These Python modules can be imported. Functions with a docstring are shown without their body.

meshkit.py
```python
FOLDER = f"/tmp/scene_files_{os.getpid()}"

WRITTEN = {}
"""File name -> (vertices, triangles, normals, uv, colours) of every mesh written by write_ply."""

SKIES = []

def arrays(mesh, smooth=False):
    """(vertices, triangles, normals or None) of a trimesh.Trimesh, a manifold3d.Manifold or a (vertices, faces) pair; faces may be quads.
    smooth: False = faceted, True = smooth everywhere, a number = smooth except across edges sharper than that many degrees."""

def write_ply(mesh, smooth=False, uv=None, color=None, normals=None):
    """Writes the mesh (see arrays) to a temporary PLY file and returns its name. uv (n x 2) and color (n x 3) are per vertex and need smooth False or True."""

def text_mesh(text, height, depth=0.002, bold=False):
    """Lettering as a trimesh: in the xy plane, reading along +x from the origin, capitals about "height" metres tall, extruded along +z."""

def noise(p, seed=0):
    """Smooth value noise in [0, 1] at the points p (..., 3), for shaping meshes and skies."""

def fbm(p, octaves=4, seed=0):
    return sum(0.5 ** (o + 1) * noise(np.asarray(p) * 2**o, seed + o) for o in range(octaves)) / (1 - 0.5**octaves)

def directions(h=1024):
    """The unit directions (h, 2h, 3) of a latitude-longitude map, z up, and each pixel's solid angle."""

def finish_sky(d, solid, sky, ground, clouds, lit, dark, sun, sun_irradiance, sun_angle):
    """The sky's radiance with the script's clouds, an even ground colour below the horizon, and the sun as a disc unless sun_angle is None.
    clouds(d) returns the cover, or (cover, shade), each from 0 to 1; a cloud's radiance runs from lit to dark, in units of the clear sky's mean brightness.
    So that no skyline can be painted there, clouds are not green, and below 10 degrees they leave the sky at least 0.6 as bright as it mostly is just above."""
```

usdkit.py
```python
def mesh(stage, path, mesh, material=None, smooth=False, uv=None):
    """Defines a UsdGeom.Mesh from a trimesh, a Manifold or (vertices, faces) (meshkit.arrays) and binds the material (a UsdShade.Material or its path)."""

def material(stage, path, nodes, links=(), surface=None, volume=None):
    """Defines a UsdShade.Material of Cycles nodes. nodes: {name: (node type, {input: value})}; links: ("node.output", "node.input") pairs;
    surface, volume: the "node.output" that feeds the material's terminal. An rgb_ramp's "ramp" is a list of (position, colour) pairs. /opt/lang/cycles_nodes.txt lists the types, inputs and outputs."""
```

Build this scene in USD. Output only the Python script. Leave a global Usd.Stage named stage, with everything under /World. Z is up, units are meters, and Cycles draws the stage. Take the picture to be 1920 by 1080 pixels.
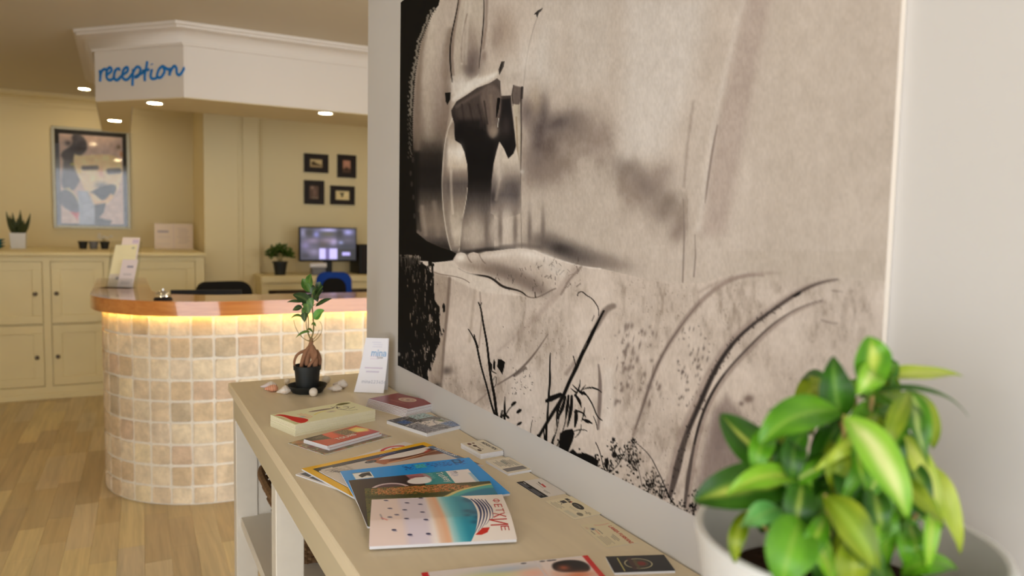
import math, random
import numpy as np, trimesh, usdkit, meshkit
from pxr import Usd, UsdGeom, UsdLux, UsdShade, Sdf, Gf, Vt
from shapely.geometry import Polygon, LineString
from shapely.ops import unary_union

stage = Usd.Stage.CreateInMemory()
UsdGeom.SetStageUpAxis(stage, 'Z'); UsdGeom.SetStageMetersPerUnit(stage, 1.0)
W = '/World'; L = '/World/Looks'
UsdGeom.Xform.Define(stage, W); UsdGeom.Scope.Define(stage, L)

# ------------------------------------------------------------------ camera, sky, exposure
EYE = np.array([0.0, 0.0, 1.30])
CR = np.array([0.882791, -0.469349, 0.019803]); CU = np.array([0.017845, 0.075628, 0.996976]); CF = np.array([0.469427, 0.879768, -0.075139])
cam = UsdGeom.Camera.Define(stage, W + '/camera')
cam.AddTransformOp().Set(Gf.Matrix4d(*CR, 0, *CU, 0, *(-CF), 0, *EYE, 1))
cam.CreateHorizontalApertureAttr(36.0); cam.CreateVerticalApertureAttr(20.25)
cam.CreateFocalLengthAttr(36.0 * 1369.7 / 1920)
cam.CreateFStopAttr(3.6); cam.CreateFocusDistanceAttr(1.38)
cam.CreateClippingRangeAttr(Gf.Vec2f(0.03, 200.0))
cam.CreateExposureAttr(1.27)

dome = UsdLux.DomeLight.Define(stage, W + '/sky')
dome.CreateIntensityAttr(1.0)
usdkit.material(stage, L + '/sky', {'b': ('background_shader', {'color': (0.95, 0.97, 1.0), 'strength': 1.46})}, surface='b.background')
UsdShade.MaterialBindingAPI.Apply(dome.GetPrim()).Bind(UsdShade.Material.Get(stage, L + '/sky'))
LAMP = (1.0, 0.755, 0.42)      # colour of the warm recessed lamps
LAMP_STRENGTH = 50.0
LED_STRENGTH = 23.0
K = 1.2                       # print reflectance over the photographed tone

# ------------------------------------------------------------------ helpers
def lin(c):
    c = np.asarray(c, float) / 255.0
    return np.where(c <= 0.04045, c / 12.92, ((c + 0.055) / 1.055) ** 2.4)
def S(r, g, b): return tuple(lin((r, g, b)))

counts = {}
def numbered(parent, name):
    k = (parent, name); n = counts.get(k, 0); counts[k] = n + 1
    return f'{parent}/{name}' if n == 0 else f'{parent}/{name}_{n:03d}'
base_of = {}
def tag(p, label=None, cat=None, group=None, kind=None):
    p = p.GetPrim() if hasattr(p, 'GetPrim') else p
    for k, v in (('label', label), ('category', cat), ('group', group), ('kind', kind)):
        if v: p.SetCustomDataByKey(k, v)
    return p
def thing(name, label, cat, loc=(0, 0, 0), group=None, kind=None):
    x = UsdGeom.Xform.Define(stage, numbered(W, name))
    x.AddTranslateOp().Set(Gf.Vec3d(*map(float, loc)))
    base_of[str(x.GetPath())] = np.array(loc, float)
    return tag(x, label, cat, group, kind)
def struct(name):
    x = UsdGeom.Xform.Define(stage, numbered(W, name)); base_of[str(x.GetPath())] = np.zeros(3)
    return tag(x, kind='structure')
def base(parent):
    p = str(parent.GetPath())
    while p not in base_of: p = p.rsplit('/', 1)[0]
    return base_of[p]
def obj(name, mesh, mat, parent=None, smooth=30, label=None, cat=None, group=None, kind=None):
    """one Mesh prim; vertices given in world metres"""
    path = numbered(str(parent.GetPath()) if parent else W, name)
    if isinstance(mesh, (list,)): mesh = trimesh.util.concatenate(mesh)
    v, f, n = meshkit.arrays(mesh, smooth)
    if parent is not None: v = v - base(parent)
    m = UsdGeom.Mesh.Define(stage, path)
    m.CreatePointsAttr(Vt.Vec3fArray.FromNumpy(v.astype(np.float32)))
    m.CreateFaceVertexCountsAttr(Vt.IntArray.FromNumpy(np.full(len(f), 3, np.int32)))
    m.CreateFaceVertexIndicesAttr(Vt.IntArray.FromNumpy(f.astype(np.int32).ravel()))
    m.CreateSubdivisionSchemeAttr('none')
    if n is not None:
        m.CreateNormalsAttr(Vt.Vec3fArray.FromNumpy(n.astype(np.float32))); m.SetNormalsInterpolation('vertex')
    UsdShade.MaterialBindingAPI.Apply(m.GetPrim()).Bind(mat)
    return tag(m, label, cat, group, kind)
def grid_obj(name, P, C, mat, parent=None, label=None, cat=None, flip=False):
    """a grid of points P (nv, nu, 3) with printed colours C (nv*nu, 3) as primvar 'ink'"""
    nv, nu = P.shape[:2]
    path = numbered(str(parent.GetPath()) if parent else W, name)
    v = P.reshape(-1, 3) - (base(parent) if parent is not None else 0)
    i = (np.arange(nv - 1)[:, None] * nu + np.arange(nu - 1)[None]).ravel()
    q = np.stack([i, i + 1, i + nu + 1, i + nu], 1)
    if flip: q = q[:, ::-1]
    m = UsdGeom.Mesh.Define(stage, path)
    m.CreatePointsAttr(Vt.Vec3fArray.FromNumpy(np.ascontiguousarray(v, np.float32)))
    m.CreateFaceVertexCountsAttr(Vt.IntArray.FromNumpy(np.full(len(q), 4, np.int32)))
    m.CreateFaceVertexIndicesAttr(Vt.IntArray.FromNumpy(np.ascontiguousarray(q, np.int32).ravel()))
    m.CreateSubdivisionSchemeAttr('none')
    n = np.cross(np.gradient(P, axis=1).reshape(-1, 3), np.gradient(P, axis=0).reshape(-1, 3))
    n /= np.maximum(np.linalg.norm(n, axis=1, keepdims=True), 1e-12)
    if flip: n = -n
    m.CreateNormalsAttr(Vt.Vec3fArray.FromNumpy(n.astype(np.float32))); m.SetNormalsInterpolation('vertex')
    UsdGeom.PrimvarsAPI(m).CreatePrimvar('ink', Sdf.ValueTypeNames.Color3fArray, 'vertex').Set(Vt.Vec3fArray.FromNumpy(np.ascontiguousarray(C, np.float32)))
    UsdShade.MaterialBindingAPI.Apply(m.GetPrim()).Bind(mat)
    return tag(m, label, cat)
def dup(root, loc, label=None, group=None, rotz=0.0):
    was = root.GetCustomData()
    x = UsdGeom.Xform.Define(stage, numbered(W, root.GetName().rstrip('0123456789').rstrip('_')))
    x.GetPrim().GetReferences().AddInternalReference(root.GetPath())
    x.ClearXformOpOrder()
    x.AddTranslateOp(opSuffix='put').Set(Gf.Vec3d(*map(float, loc)))
    if rotz: x.AddRotateZOp(opSuffix='put').Set(math.degrees(rotz))
    x.GetPrim().SetInstanceable(True)
    return tag(x, label or was.get('label'), was.get('category'), group or was.get('group'))

def box(x0, y0, z0, x1, y1, z1, r=0.0):
    m = trimesh.creation.box([x1 - x0, y1 - y0, z1 - z0])
    if r > 0:   # chamfered box: hull of three shrunk boxes
        a = []
        for k in range(3):
            e = np.array([x1 - x0, y1 - y0, z1 - z0]) - 2 * r; e[k] += 2 * r
            a.append(trimesh.creation.box(e).vertices)
        m = trimesh.convex.convex_hull(np.vstack(a))
    m.apply_translation([(x0 + x1) / 2, (y0 + y1) / 2, (z0 + z1) / 2]); return m
def rot(m, ang, axis=(0, 0, 1), point=(0, 0, 0)):
    m = m.copy(); m.apply_transform(trimesh.transformations.rotation_matrix(ang, axis, point)); return m
def mv(m, *d):
    m = m.copy(); m.apply_translation(d if len(d) == 3 else d[0]); return m
def tube(pts, r, n=8):
    pts = np.asarray(pts, float); N = len(pts); r = np.broadcast_to(np.asarray(r, float), (N,))
    t = np.gradient(pts, axis=0); t /= np.maximum(np.linalg.norm(t, axis=1, keepdims=True), 1e-9)
    ref = np.array([0, 0, 1.0]) if abs(t[0][2]) < 0.9 else np.array([1.0, 0, 0]); v = []
    a = np.linspace(0, 2 * np.pi, n, endpoint=False)
    for i in range(N):
        e1 = ref - t[i] * (ref @ t[i]); e1 /= np.linalg.norm(e1); ref = e1; e2 = np.cross(t[i], e1)
        v.append(pts[i] + r[i] * (np.cos(a)[:, None] * e1 + np.sin(a)[:, None] * e2))
    v = np.vstack(v + [pts[:1], pts[-1:]]); f = []
    for i in range(N - 1):
        for k in range(n):
            p, q = i * n + k, i * n + (k + 1) % n
            f += [[p, q, q + n], [p, q + n, p + n]]
    for k in range(n):
        f += [[N * n, (k + 1) % n, k], [N * n + 1, (N - 1) * n + k, (N - 1) * n + (k + 1) % n]]
    return trimesh.Trimesh(v, f, process=False)
def spline(pts, n):
    from scipy.interpolate import CubicSpline
    pts = np.asarray(pts, float); d = np.r_[0, np.cumsum(np.linalg.norm(np.diff(pts, axis=0), axis=1))]
    return CubicSpline(d, pts)(np.linspace(0, d[-1], n))
def lathe(prof, n=40, at=(0, 0, 0)):
    m = trimesh.creation.revolve(np.asarray(prof, float), sections=n); m.apply_translation(at); return m
def prism(poly, z0, z1):
    poly = poly if isinstance(poly, Polygon) else Polygon(poly)
    m = trimesh.creation.extrude_polygon(poly, z1 - z0, engine='earcut'); m.apply_translation([0, 0, z0]); return m

# ------------------------------------------------------------------ materials
def pmat(name, rgb, rough=0.5, spec=0.5, metal=0.0, noise=None, bump=None, coat=0.0, emit=None, rand=0.0, sheen=0.0):
    """noise: (scale xyz or number, amount, detail); bump: (scale, strength, distance)"""
    nodes = {'p': ('principled_bsdf', {'base_color': rgb, 'roughness': rough, 'specular_ior_level': spec, 'metallic': metal, 'coat_weight': coat, 'coat_roughness': 0.08, 'sheen_weight': sheen})}
    links = []
    if noise or bump: nodes['tc'] = ('texture_coordinate', {})
    if noise:
        sc, amt, det = noise
        sc = (sc, sc, sc) if np.ndim(sc) == 0 else sc
        nodes['mp'] = ('mapping', {'scale': sc}); nodes['nz'] = ('noise_texture', {'scale': 1.0, 'detail': det, 'roughness': 0.6})
        c = np.array(rgb); lo, hi = np.clip(c * (1 - amt), 0, 1), np.clip(c * (1 + amt), 0, 1)
        nodes['rp'] = ('rgb_ramp', {'ramp': [(0.25, tuple(lo)), (0.75, tuple(hi))]})
        links += [('tc.object', 'mp.vector'), ('mp.vector', 'nz.vector'), ('nz.fac', 'rp.fac'), ('rp.color', 'p.base_color')]
    if bump:
        sc, st, ds = bump
        sc = (sc, sc, sc) if np.ndim(sc) == 0 else sc
        nodes['mb'] = ('mapping', {'scale': sc}); nodes['nb'] = ('noise_texture', {'scale': 1.0, 'detail': 4.0}); nodes['bu'] = ('bump', {'strength': st, 'distance': ds})
        links += [('tc.object', 'mb.vector'), ('mb.vector', 'nb.vector'), ('nb.fac', 'bu.height'), ('bu.normal', 'p.normal')]
    if emit: nodes['p'][1].update({'emission_color': emit[0], 'emission_strength': emit[1]})
    return usdkit.material(stage, f'{L}/{name}', nodes, links, surface='p.BSDF')
def ink_mat(name, rough, spec=0.5, coat=0.0, bump=None, emit=0.0, translucent=0.0):
    nodes = {'a': ('attribute', {'attribute': 'ink'}), 'p': ('principled_bsdf', {'roughness': rough, 'specular_ior_level': spec, 'coat_weight': coat, 'coat_roughness': 0.12, 'emission_strength': emit})}
    links = [('a.color', 'p.base_color')]
    if emit: links.append(('a.color', 'p.emission_color'))
    if bump:
        nodes.update({'tc': ('texture_coordinate', {}), 'nb': ('noise_texture', {'scale': bump[0], 'detail': 3.0}), 'bu': ('bump', {'strength': bump[1], 'distance': bump[2]})})
        links += [('tc.object', 'nb.vector'), ('nb.fac', 'bu.height'), ('bu.normal', 'p.normal')]
    surf = 'p.BSDF'
    if translucent:
        nodes.update({'t': ('translucent_bsdf', {}), 'm': ('mix_closure', {'fac': translucent})})
        links += [('a.color', 't.color'), ('p.BSDF', 'm.closure1'), ('t.BSDF', 'm.closure2')]; surf = 'm.closure'
    return usdkit.material(stage, f'{L}/{name}', nodes, links, surface=surf)

M = {}
M['wall'] = pmat('wall_paint', S(205, 201, 197), 0.75, 0.3, noise=(1.3, 0.02, 3), bump=(180, 0.06, 0.002))
M['cream'] = pmat('cream_wall_paint', S(226, 211, 168), 0.7, 0.3, bump=(150, 0.05, 0.002))
M['ceil'] = pmat('ceiling_paint', S(203, 193, 172), 0.85, 0.2)
M['soffit'] = pmat('white_plaster', S(214, 206, 196), 0.75, 0.3)
M['cab'] = pmat('cabinet_paint', S(223, 208, 160), 0.45, 0.4, noise=(3, 0.03, 2))
M['table'] = pmat('console_paint', S(214, 206, 192), 0.5, 0.4, noise=((40, 3, 40), 0.02, 3))
M['tabletop'] = pmat('console_top_paint', S(222, 206, 176), 0.42, 0.45, noise=((60, 9, 60), 0.04, 4), bump=((120, 12, 120), 0.05, 0.002))
M['apron'] = pmat('console_apron_paint', S(196, 182, 152), 0.5, 0.35, noise=((40, 3, 40), 0.02, 3))
M['black'] = pmat('black_plastic', S(24, 24, 23), 0.5, 0.25)
M['blackpot'] = pmat('black_pot_plastic', S(30, 33, 32), 0.5, 0.4, noise=(30, 0.15, 2))
M['blackfab'] = pmat('black_fabric', S(24, 23, 23), 0.9, 0.2, bump=(400, 0.3, 0.002))
M['bluefab'] = pmat('blue_fabric', S(24, 62, 148), 0.85, 0.2, bump=(400, 0.3, 0.002))
M['chrome'] = pmat('chrome', S(225, 225, 222), 0.12, 0.5, metal=1.0)
M['knob'] = pmat('dark_bronze', S(70, 58, 46), 0.3, 0.5, metal=0.9)
M['white_ceramic'] = pmat('white_planter', S(222, 222, 220), 0.4, 0.4, noise=(14, 0.05, 3))
M['soil'] = pmat('potting_soil', S(50, 34, 24), 0.95, 0.1, noise=(160, 0.5, 4), bump=(120, 1.0, 0.01))
M['bark'] = pmat('ficus_bark', S(146, 104, 76), 0.75, 0.3, noise=((60, 60, 25), 0.25, 4), bump=(140, 0.4, 0.003))
M['twig'] = pmat('twig_bark', S(130, 118, 70), 0.7, 0.3)
M['stem'] = pmat('tan_stem', S(176, 148, 92), 0.7, 0.3, noise=((60, 60, 30), 0.2, 3))
M['paper'] = pmat('white_paper', S(226, 224, 226), 0.6, 0.3)
M['paperedge'] = pmat('page_edges', S(222, 222, 226), 0.8, 0.2, noise=((3, 3, 1400), 0.10, 2))
M['creampaper'] = pmat('cream_paper', S(226, 219, 190), 0.7, 0.3, noise=((3, 3, 1500), 0.05, 2))
M['wicker'] = pmat('brown_wicker', S(112, 84, 56), 0.7, 0.3, noise=(90, 0.35, 3))
M['lamp'] = usdkit.material(stage, L + '/lamp_glow', {'e': ('emission', {'color': LAMP, 'strength': LAMP_STRENGTH})}, surface='e.emission')
M['led'] = usdkit.material(stage, L + '/led_glow', {'e': ('emission', {'color': (1.0, 0.68, 0.12), 'strength': LED_STRENGTH})}, surface='e.emission')
M['lampring'] = pmat('lamp_ring', S(200, 196, 188), 0.35, 0.5)
M['grout'] = pmat('white_grout', S(236, 228, 214), 0.9, 0.2, noise=(40, 0.08, 4), bump=(90, 0.5, 0.004))
M['blue_ink'] = pmat('blue_lettering', S(24, 116, 190), 0.5, 0.4)
M['red_ink'] = pmat('red_ink', S(190, 52, 46), 0.5, 0.4)
M['white_ink'] = pmat('white_ink', S(232, 228, 220), 0.5, 0.4)
M['black_ink'] = pmat('black_ink', S(32, 32, 34), 0.5, 0.4)
M['grey_ink'] = pmat('grey_ink', S(120, 118, 124), 0.5, 0.4)
M['glassframe'] = pmat('poster_frame_silver', S(176, 172, 150), 0.35, 0.5, metal=0.3)
M['darkframe'] = pmat('dark_wood_frame', S(34, 24, 17), 0.5, 0.2, noise=((20, 20, 4), 0.2, 3))
M['mat_board'] = pmat('poster_border_black', S(40, 40, 46), 0.6, 0.3)
M['teal'] = pmat('teal_glaze', S(30, 120, 130), 0.3, 0.5)
M['darkgreen'] = pmat('aloe_leaf', S(52, 64, 32), 0.45, 0.5, noise=(30, 0.3, 3))
M['bushgreen'] = pmat('small_bush_leaf', S(70, 96, 34), 0.5, 0.4, noise=(30, 0.35, 3))
M['whiteflower'] = pmat('white_flower', S(222, 214, 196), 0.6, 0.3)
M['greypot'] = pmat('grey_pot', S(112, 112, 116), 0.5, 0.4)
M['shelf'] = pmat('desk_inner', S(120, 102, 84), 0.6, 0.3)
M['canvas_edge'] = pmat('white_canvas_edge', S(226, 216, 204), 0.6, 0.3)
M['ink_canvas'] = ink_mat('printed_canvas', 0.85, 0.08, bump=(900, 0.12, 0.0008))
M['ink_gloss'] = ink_mat('glossy_print', 0.3, 0.3)
M['ink_matte'] = ink_mat('matte_print', 0.6, 0.25)
M['ink_leaf'] = ink_mat('variegated_leaf', 0.36, 0.45, translucent=0.16)
M['ink_ficus'] = ink_mat('ficus_leaf', 0.3, 0.5, translucent=0.15)
M['ink_shell'] = ink_mat('sea_shell', 0.35, 0.5)
M['ink_screen'] = ink_mat('screen_picture', 0.3, 0.5, emit=0.55)
M['pane'] = usdkit.material(stage, L + '/poster_glass', {'t': ('transparent_bsdf', {}), 'g': ('glossy_bsdf', {'roughness': 0.04, 'color': (0.9, 0.9, 0.9)}), 'f': ('fresnel', {'IOR': 1.5}), 'm': ('mix_closure', {})},
                            [('f.fac', 'm.fac'), ('t.BSDF', 'm.closure1'), ('g.BSDF', 'm.closure2')], surface='m.closure')
M['acrylic'] = usdkit.material(stage, L + '/clear_acrylic', {'t': ('transparent_bsdf', {'color': (0.94, 0.95, 0.94)}), 'g': ('glossy_bsdf', {'roughness': 0.06}), 'f': ('fresnel', {'IOR': 1.45}), 'm': ('mix_closure', {})},
                            [('f.fac', 'm.fac'), ('t.BSDF', 'm.closure1'), ('g.BSDF', 'm.closure2')], surface='m.closure')
def wood(name, a, b, scale, rough, coat, band=0.5):
    return usdkit.material(stage, f'{L}/{name}', {
        'tc': ('texture_coordinate', {}), 'mp': ('mapping', {'scale': scale}), 'nz': ('noise_texture', {'scale': 1.0, 'detail': 6.0, 'roughness': 0.62, 'distortion': 0.6}),
        'rp': ('rgb_ramp', {'ramp': [(0.28, a), (0.72, b)]}), 'p': ('principled_bsdf', {'roughness': rough, 'coat_weight': coat, 'coat_roughness': 0.06, 'coat_ior': 1.7})},
        [('tc.object', 'mp.vector'), ('mp.vector', 'nz.vector'), ('nz.fac', 'rp.fac'), ('rp.color', 'p.base_color')], surface='p.BSDF')
PLANK = [wood(f'plank_{i}', S(*np.array(c) * 0.90), S(*np.minimum(np.array(c) * 1.06, 255)), (38, 2.2, 38), 0.42, 0.0) for i, c in
         enumerate([(193, 174, 134), (199, 181, 146), (185, 164, 123), (196, 180, 150), (178, 158, 122), (205, 186, 140)])]
M['countertop'] = wood('counter_wood', S(190, 112, 48), S(216, 142, 70), (2.5, 22, 40), 0.22, 1.0)
def tile_mat(name, c):
    c = np.array(c)
    return usdkit.material(stage, f'{L}/{name}', {
        'tc': ('texture_coordinate', {}), 'n1': ('noise_texture', {'scale': 16.0, 'detail': 7.0, 'roughness': 0.68, 'distortion': 0.25}),
        'rp': ('rgb_ramp', {'ramp': [(0.25, S(*(c * 0.89))), (0.48, S(*c)), (0.64, S(*np.minimum(c * 1.06 + 5, 255)))]}),
        'n2': ('noise_texture', {'scale': 45.0, 'detail': 5.0}), 'bu': ('bump', {'strength': 0.5, 'distance': 0.006}), 'p': ('principled_bsdf', {'roughness': 0.7, 'specular_ior_level': 0.3})},
        [('tc.object', 'n1.vector'), ('n1.fac', 'rp.fac'), ('rp.color', 'p.base_color'), ('tc.object', 'n2.vector'), ('n2.fac', 'bu.height'), ('bu.normal', 'p.normal')], surface='p.BSDF')
TILE = [tile_mat(f'travertine_{i}', c) for i, c in enumerate([(216, 195, 164), (224, 206, 176), (208, 184, 150), (218, 200, 174), (206, 180, 152), (192, 174, 146), (228, 210, 174)])]

# ------------------------------------------------------------------ printing: colours laid on a fine grid, in the sheet's own coordinates
class Print:
    def __init__(s, U, V, base):
        s.U, s.V = np.asarray(U, float).ravel(), np.asarray(V, float).ravel()
        s.C = np.tile(np.array(base, float), (len(s.U), 1))
    def _box(s, x0, y0, x1, y1): return np.nonzero((s.U >= x0) & (s.U <= x1) & (s.V >= y0) & (s.V <= y1))[0]
    def _mix(s, i, a, col):
        if len(i): s.C[i] += (np.array(col, float) - s.C[i]) * np.clip(a, 0, 1)[:, None]
    def _segd(s, i, pts, w=None):
        x, y = s.U[i], s.V[i]; best = np.full(len(i), 1e9); wid = np.zeros(len(i))
        for k in range(len(pts) - 1):
            ax, ay = pts[k]; bx, by = pts[k + 1]; dx, dy = bx - ax, by - ay
            t = np.clip(((x - ax) * dx + (y - ay) * dy) / max(dx * dx + dy * dy, 1e-12), 0, 1)
            d = np.hypot(x - ax - t * dx, y - ay - t * dy)
            if w is not None:
                ww = w[k] + (w[k + 1] - w[k]) * t; e = d - ww / 2; m = e < best; best[m] = e[m]
            else: best = np.minimum(best, d)
        return best
    def poly(s, pts, col, a=1.0, soft=1.0, smooth=False):
        pts = [tuple(p) for p in (spline(list(pts) + [pts[0]], 6 * len(pts)) if smooth else pts)]
        p = np.array(pts); i = s._box(*(p.min(0) - soft * 1.5), *(p.max(0) + soft * 1.5))
        if not len(i): return
        x, y = s.U[i], s.V[i]; ins = np.zeros(len(i), bool)
        for k in range(len(p)):
            x0, y0 = p[k - 1]; x1, y1 = p[k]
            if y0 == y1: continue
            c = (y0 > y) != (y1 > y)
            ins ^= c & (x < (x1 - x0) * (y - y0) / (y1 - y0) + x0)
        d = s._segd(i, pts + [pts[0]]); d = np.where(ins, d, -d)
        t = np.clip(d / soft + 0.5, 0, 1); s._mix(i, a * t * t * (3 - 2 * t), col)
    def stroke(s, pts, w, col, a=1.0, soft=1.0, smooth=False):
        if smooth and len(pts) > 2:
            wn = np.interp(np.linspace(0, 1, 4 * len(pts)), np.linspace(0, 1, len(pts)), np.broadcast_to(w, (len(pts),))); pts = spline(pts, 4 * len(pts)); w = wn
        w = np.broadcast_to(np.asarray(w, float), (len(pts),)); p = np.array(pts); m = w.max() / 2 + soft
        i = s._box(*(p.min(0) - m), *(p.max(0) + m))
        if not len(i): return
        e = s._segd(i, [tuple(q) for q in p], w); t = np.clip(0.5 - e / soft, 0, 1); s._mix(i, a * t * t * (3 - 2 * t), col)
    def blob(s, c, rx, ry, col, a=1.0, ang=0.0, hard=1.0):
        R = 2.6 * max(rx, ry); i = s._box(c[0] - R, c[1] - R, c[0] + R, c[1] + R)
        ca, sa = math.cos(math.radians(ang)), math.sin(math.radians(ang)); dx, dy = s.U[i] - c[0], s.V[i] - c[1]
        q = ((dx * ca + dy * sa) / rx) ** 2 + ((-dx * sa + dy * ca) / ry) ** 2
        s._mix(i, a * np.exp(-q ** hard), col)
    def grad(s, pts, stops, a=1.0, soft=2.0, smooth=False):
        q = Print(s.U, s.V, (0, 0, 0)); keep = s.C.copy(); c = s.C
        vs = [k[0] for k in stops]; cs = np.array([k[1] for k in stops], float)
        s.C = np.zeros((len(s.U), 3)); s.poly(pts, (1, 1, 1), a, soft, smooth); m = s.C[:, :1]
        s.C = c + (np.stack([np.interp(s.V, vs, cs[:, j]) for j in range(3)], 1) - c) * m
    def oval(s, c, rx, ry, col, a=1.0, ang=0.0, soft=1.0):
        t = np.linspace(0, 2 * np.pi, 28, endpoint=False); ca, sa = math.cos(math.radians(ang)), math.sin(math.radians(ang))
        s.poly([(c[0] + rx * math.cos(q) * ca - ry * math.sin(q) * sa, c[1] + rx * math.cos(q) * sa + ry * math.sin(q) * ca) for q in t], col, a, soft)
    def rect(s, x0, y0, x1, y1, col, a=1.0, soft=0.4): s.poly([(x0, y0), (x1, y0), (x1, y1), (x0, y1)], col, a, soft)
    def noise(s, sx, sy, octv=3, seed=0): return meshkit.fbm(np.stack([s.U * sx, s.V * sy, np.zeros_like(s.U)], -1), octv, seed)
    def colors(s, k=1.0): return np.clip(lin(np.clip(s.C, 0, 255)) ** 1.14 * k * 1.08, 0, 0.93)

# ------------------------------------------------------------------ the room
CEIL = 2.45
fl = struct('floor')
obj('subfloor', box(-3.2, -2.6, -0.12, 3.3, 8.0, -0.0085), PLANK[1], fl)
rng = random.Random(4)
PW = 0.0955; fa = math.radians(-1.2)
nplank = 0
for i in range(-19, 9):
    x0 = -0.118 + i * PW; y = 1.55 + rng.random() * 0.4
    while y < 6.33:
        ln = rng.uniform(0.28, 0.62); y1 = min(y + ln, 6.40)
        if nplank < 298 and x0 > -1.75:
            b = box(x0 + 0.0002, y + 0.0002, -0.0085, x0 + PW - 0.0002, y1 - 0.0002, rng.uniform(-0.0003, 0), 0.0005)
            b = rot(b, fa, point=(-0.118, 4.0, 0)); ctr = b.vertices[:, 1].mean()
            obj('plank', b, PLANK[rng.randrange(6)], fl, smooth=False); nplank += 1
        y = y1
ce = obj('ceiling', box(-3.2, -2.6, CEIL, 3.3, 8.0, CEIL + 0.1), M['ceil'], kind='structure')
obj('wall_right', box(0.66, -2.6, 0, 0.80, 2.184, CEIL), M['wall'], kind='structure')
obj('wall_left', box(-2.75, 0.6, 0, -2.6, 7.95, CEIL), M['cream'], kind='structure')
wb = struct('wall_back')
obj('wall_panel', box(-2.6, 7.80, 0, 0.62, 7.95, CEIL), M['cream'], wb)
obj('wall_panel', box(1.05, 6.90, 0, 3.2, 7.05, CEIL), M['cream'], wb)
obj('pilaster', box(0.62, 6.78, 0, 0.898, 7.95, CEIL, 0.004), M['cream'], wb)
obj('pilaster', box(0.935, 6.78, 0, 1.073, 7.05, CEIL, 0.004), M['cream'], wb)
obj('wall_panel', box(0.88, 6.796, 0, 0.95, 7.0, CEIL), M['cream'], wb)
obj('wall_side', box(3.2, 2.184, 0, 3.3, 7.0, CEIL), M['cream'], kind='structure')
# dropped bulkhead over the reception with its crown moulding
def sweep(path, prof):
    """path: polyline (outward side on its right when walking), prof: (out, z)"""
    p = np.asarray(path, float); d = np.diff(p, axis=0); d /= np.linalg.norm(d, axis=1, keepdims=True)
    nrm = np.stack([d[:, 1], -d[:, 0]], 1)
    m = [nrm[0]] + [(a + b) / (1 + a @ b) for a, b in zip(nrm[:-1], nrm[1:])] + [nrm[-1]]
    prof = np.asarray(prof, float); n = len(prof)
    v = np.array([np.r_[p[i] + o * m[i], z] for i in range(len(p)) for o, z in prof])
    f = []
    for i in range(len(p) - 1):
        for k in range(n - 1):
            a = i * n + k
            f += [[a, a + n, a + n + 1], [a, a + n + 1, a + 1]]
    m_ = trimesh.Trimesh(v, f, process=False)
    m2 = m_.copy(); m2.invert()
    return m_ if m_.face_normals[:, 2].sum() < 0 else m2
bh = struct('ceiling_bulkhead')
A, B = (-0.13, 5.171), (0.328, 4.691)
obj('bulkhead_box', prism([A, B, (3.2, 4.66), (3.2, 5.25), (0.072, 5.25), (0.072, 6.74), (-0.13, 6.74)], 2.046, CEIL), M['soffit'], bh, smooth=20)
t_ = np.linspace(0, np.pi / 2, 9)
crown = [(0.0, 2.338), (0.014, 2.338), (0.016, 2.350)] + [(0.018 + 0.062 * (1 - math.cos(q)), 2.352 + 0.062 * math.sin(q)) for q in t_] + [(0.092, 2.418), (0.094, 2.430), (0.106, 2.432), (0.108, 2.4495)]
obj('underside_panel', prism([(A[0] + .004, A[1] + .004), (B[0] + .002, B[1] + .006), (3.2, 4.666), (3.2, 5.244), (0.066, 5.244), (0.066, 6.735), (-0.126, 6.735)], 2.043, 2.0465), M['cream'], bh, smooth=False)
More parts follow.
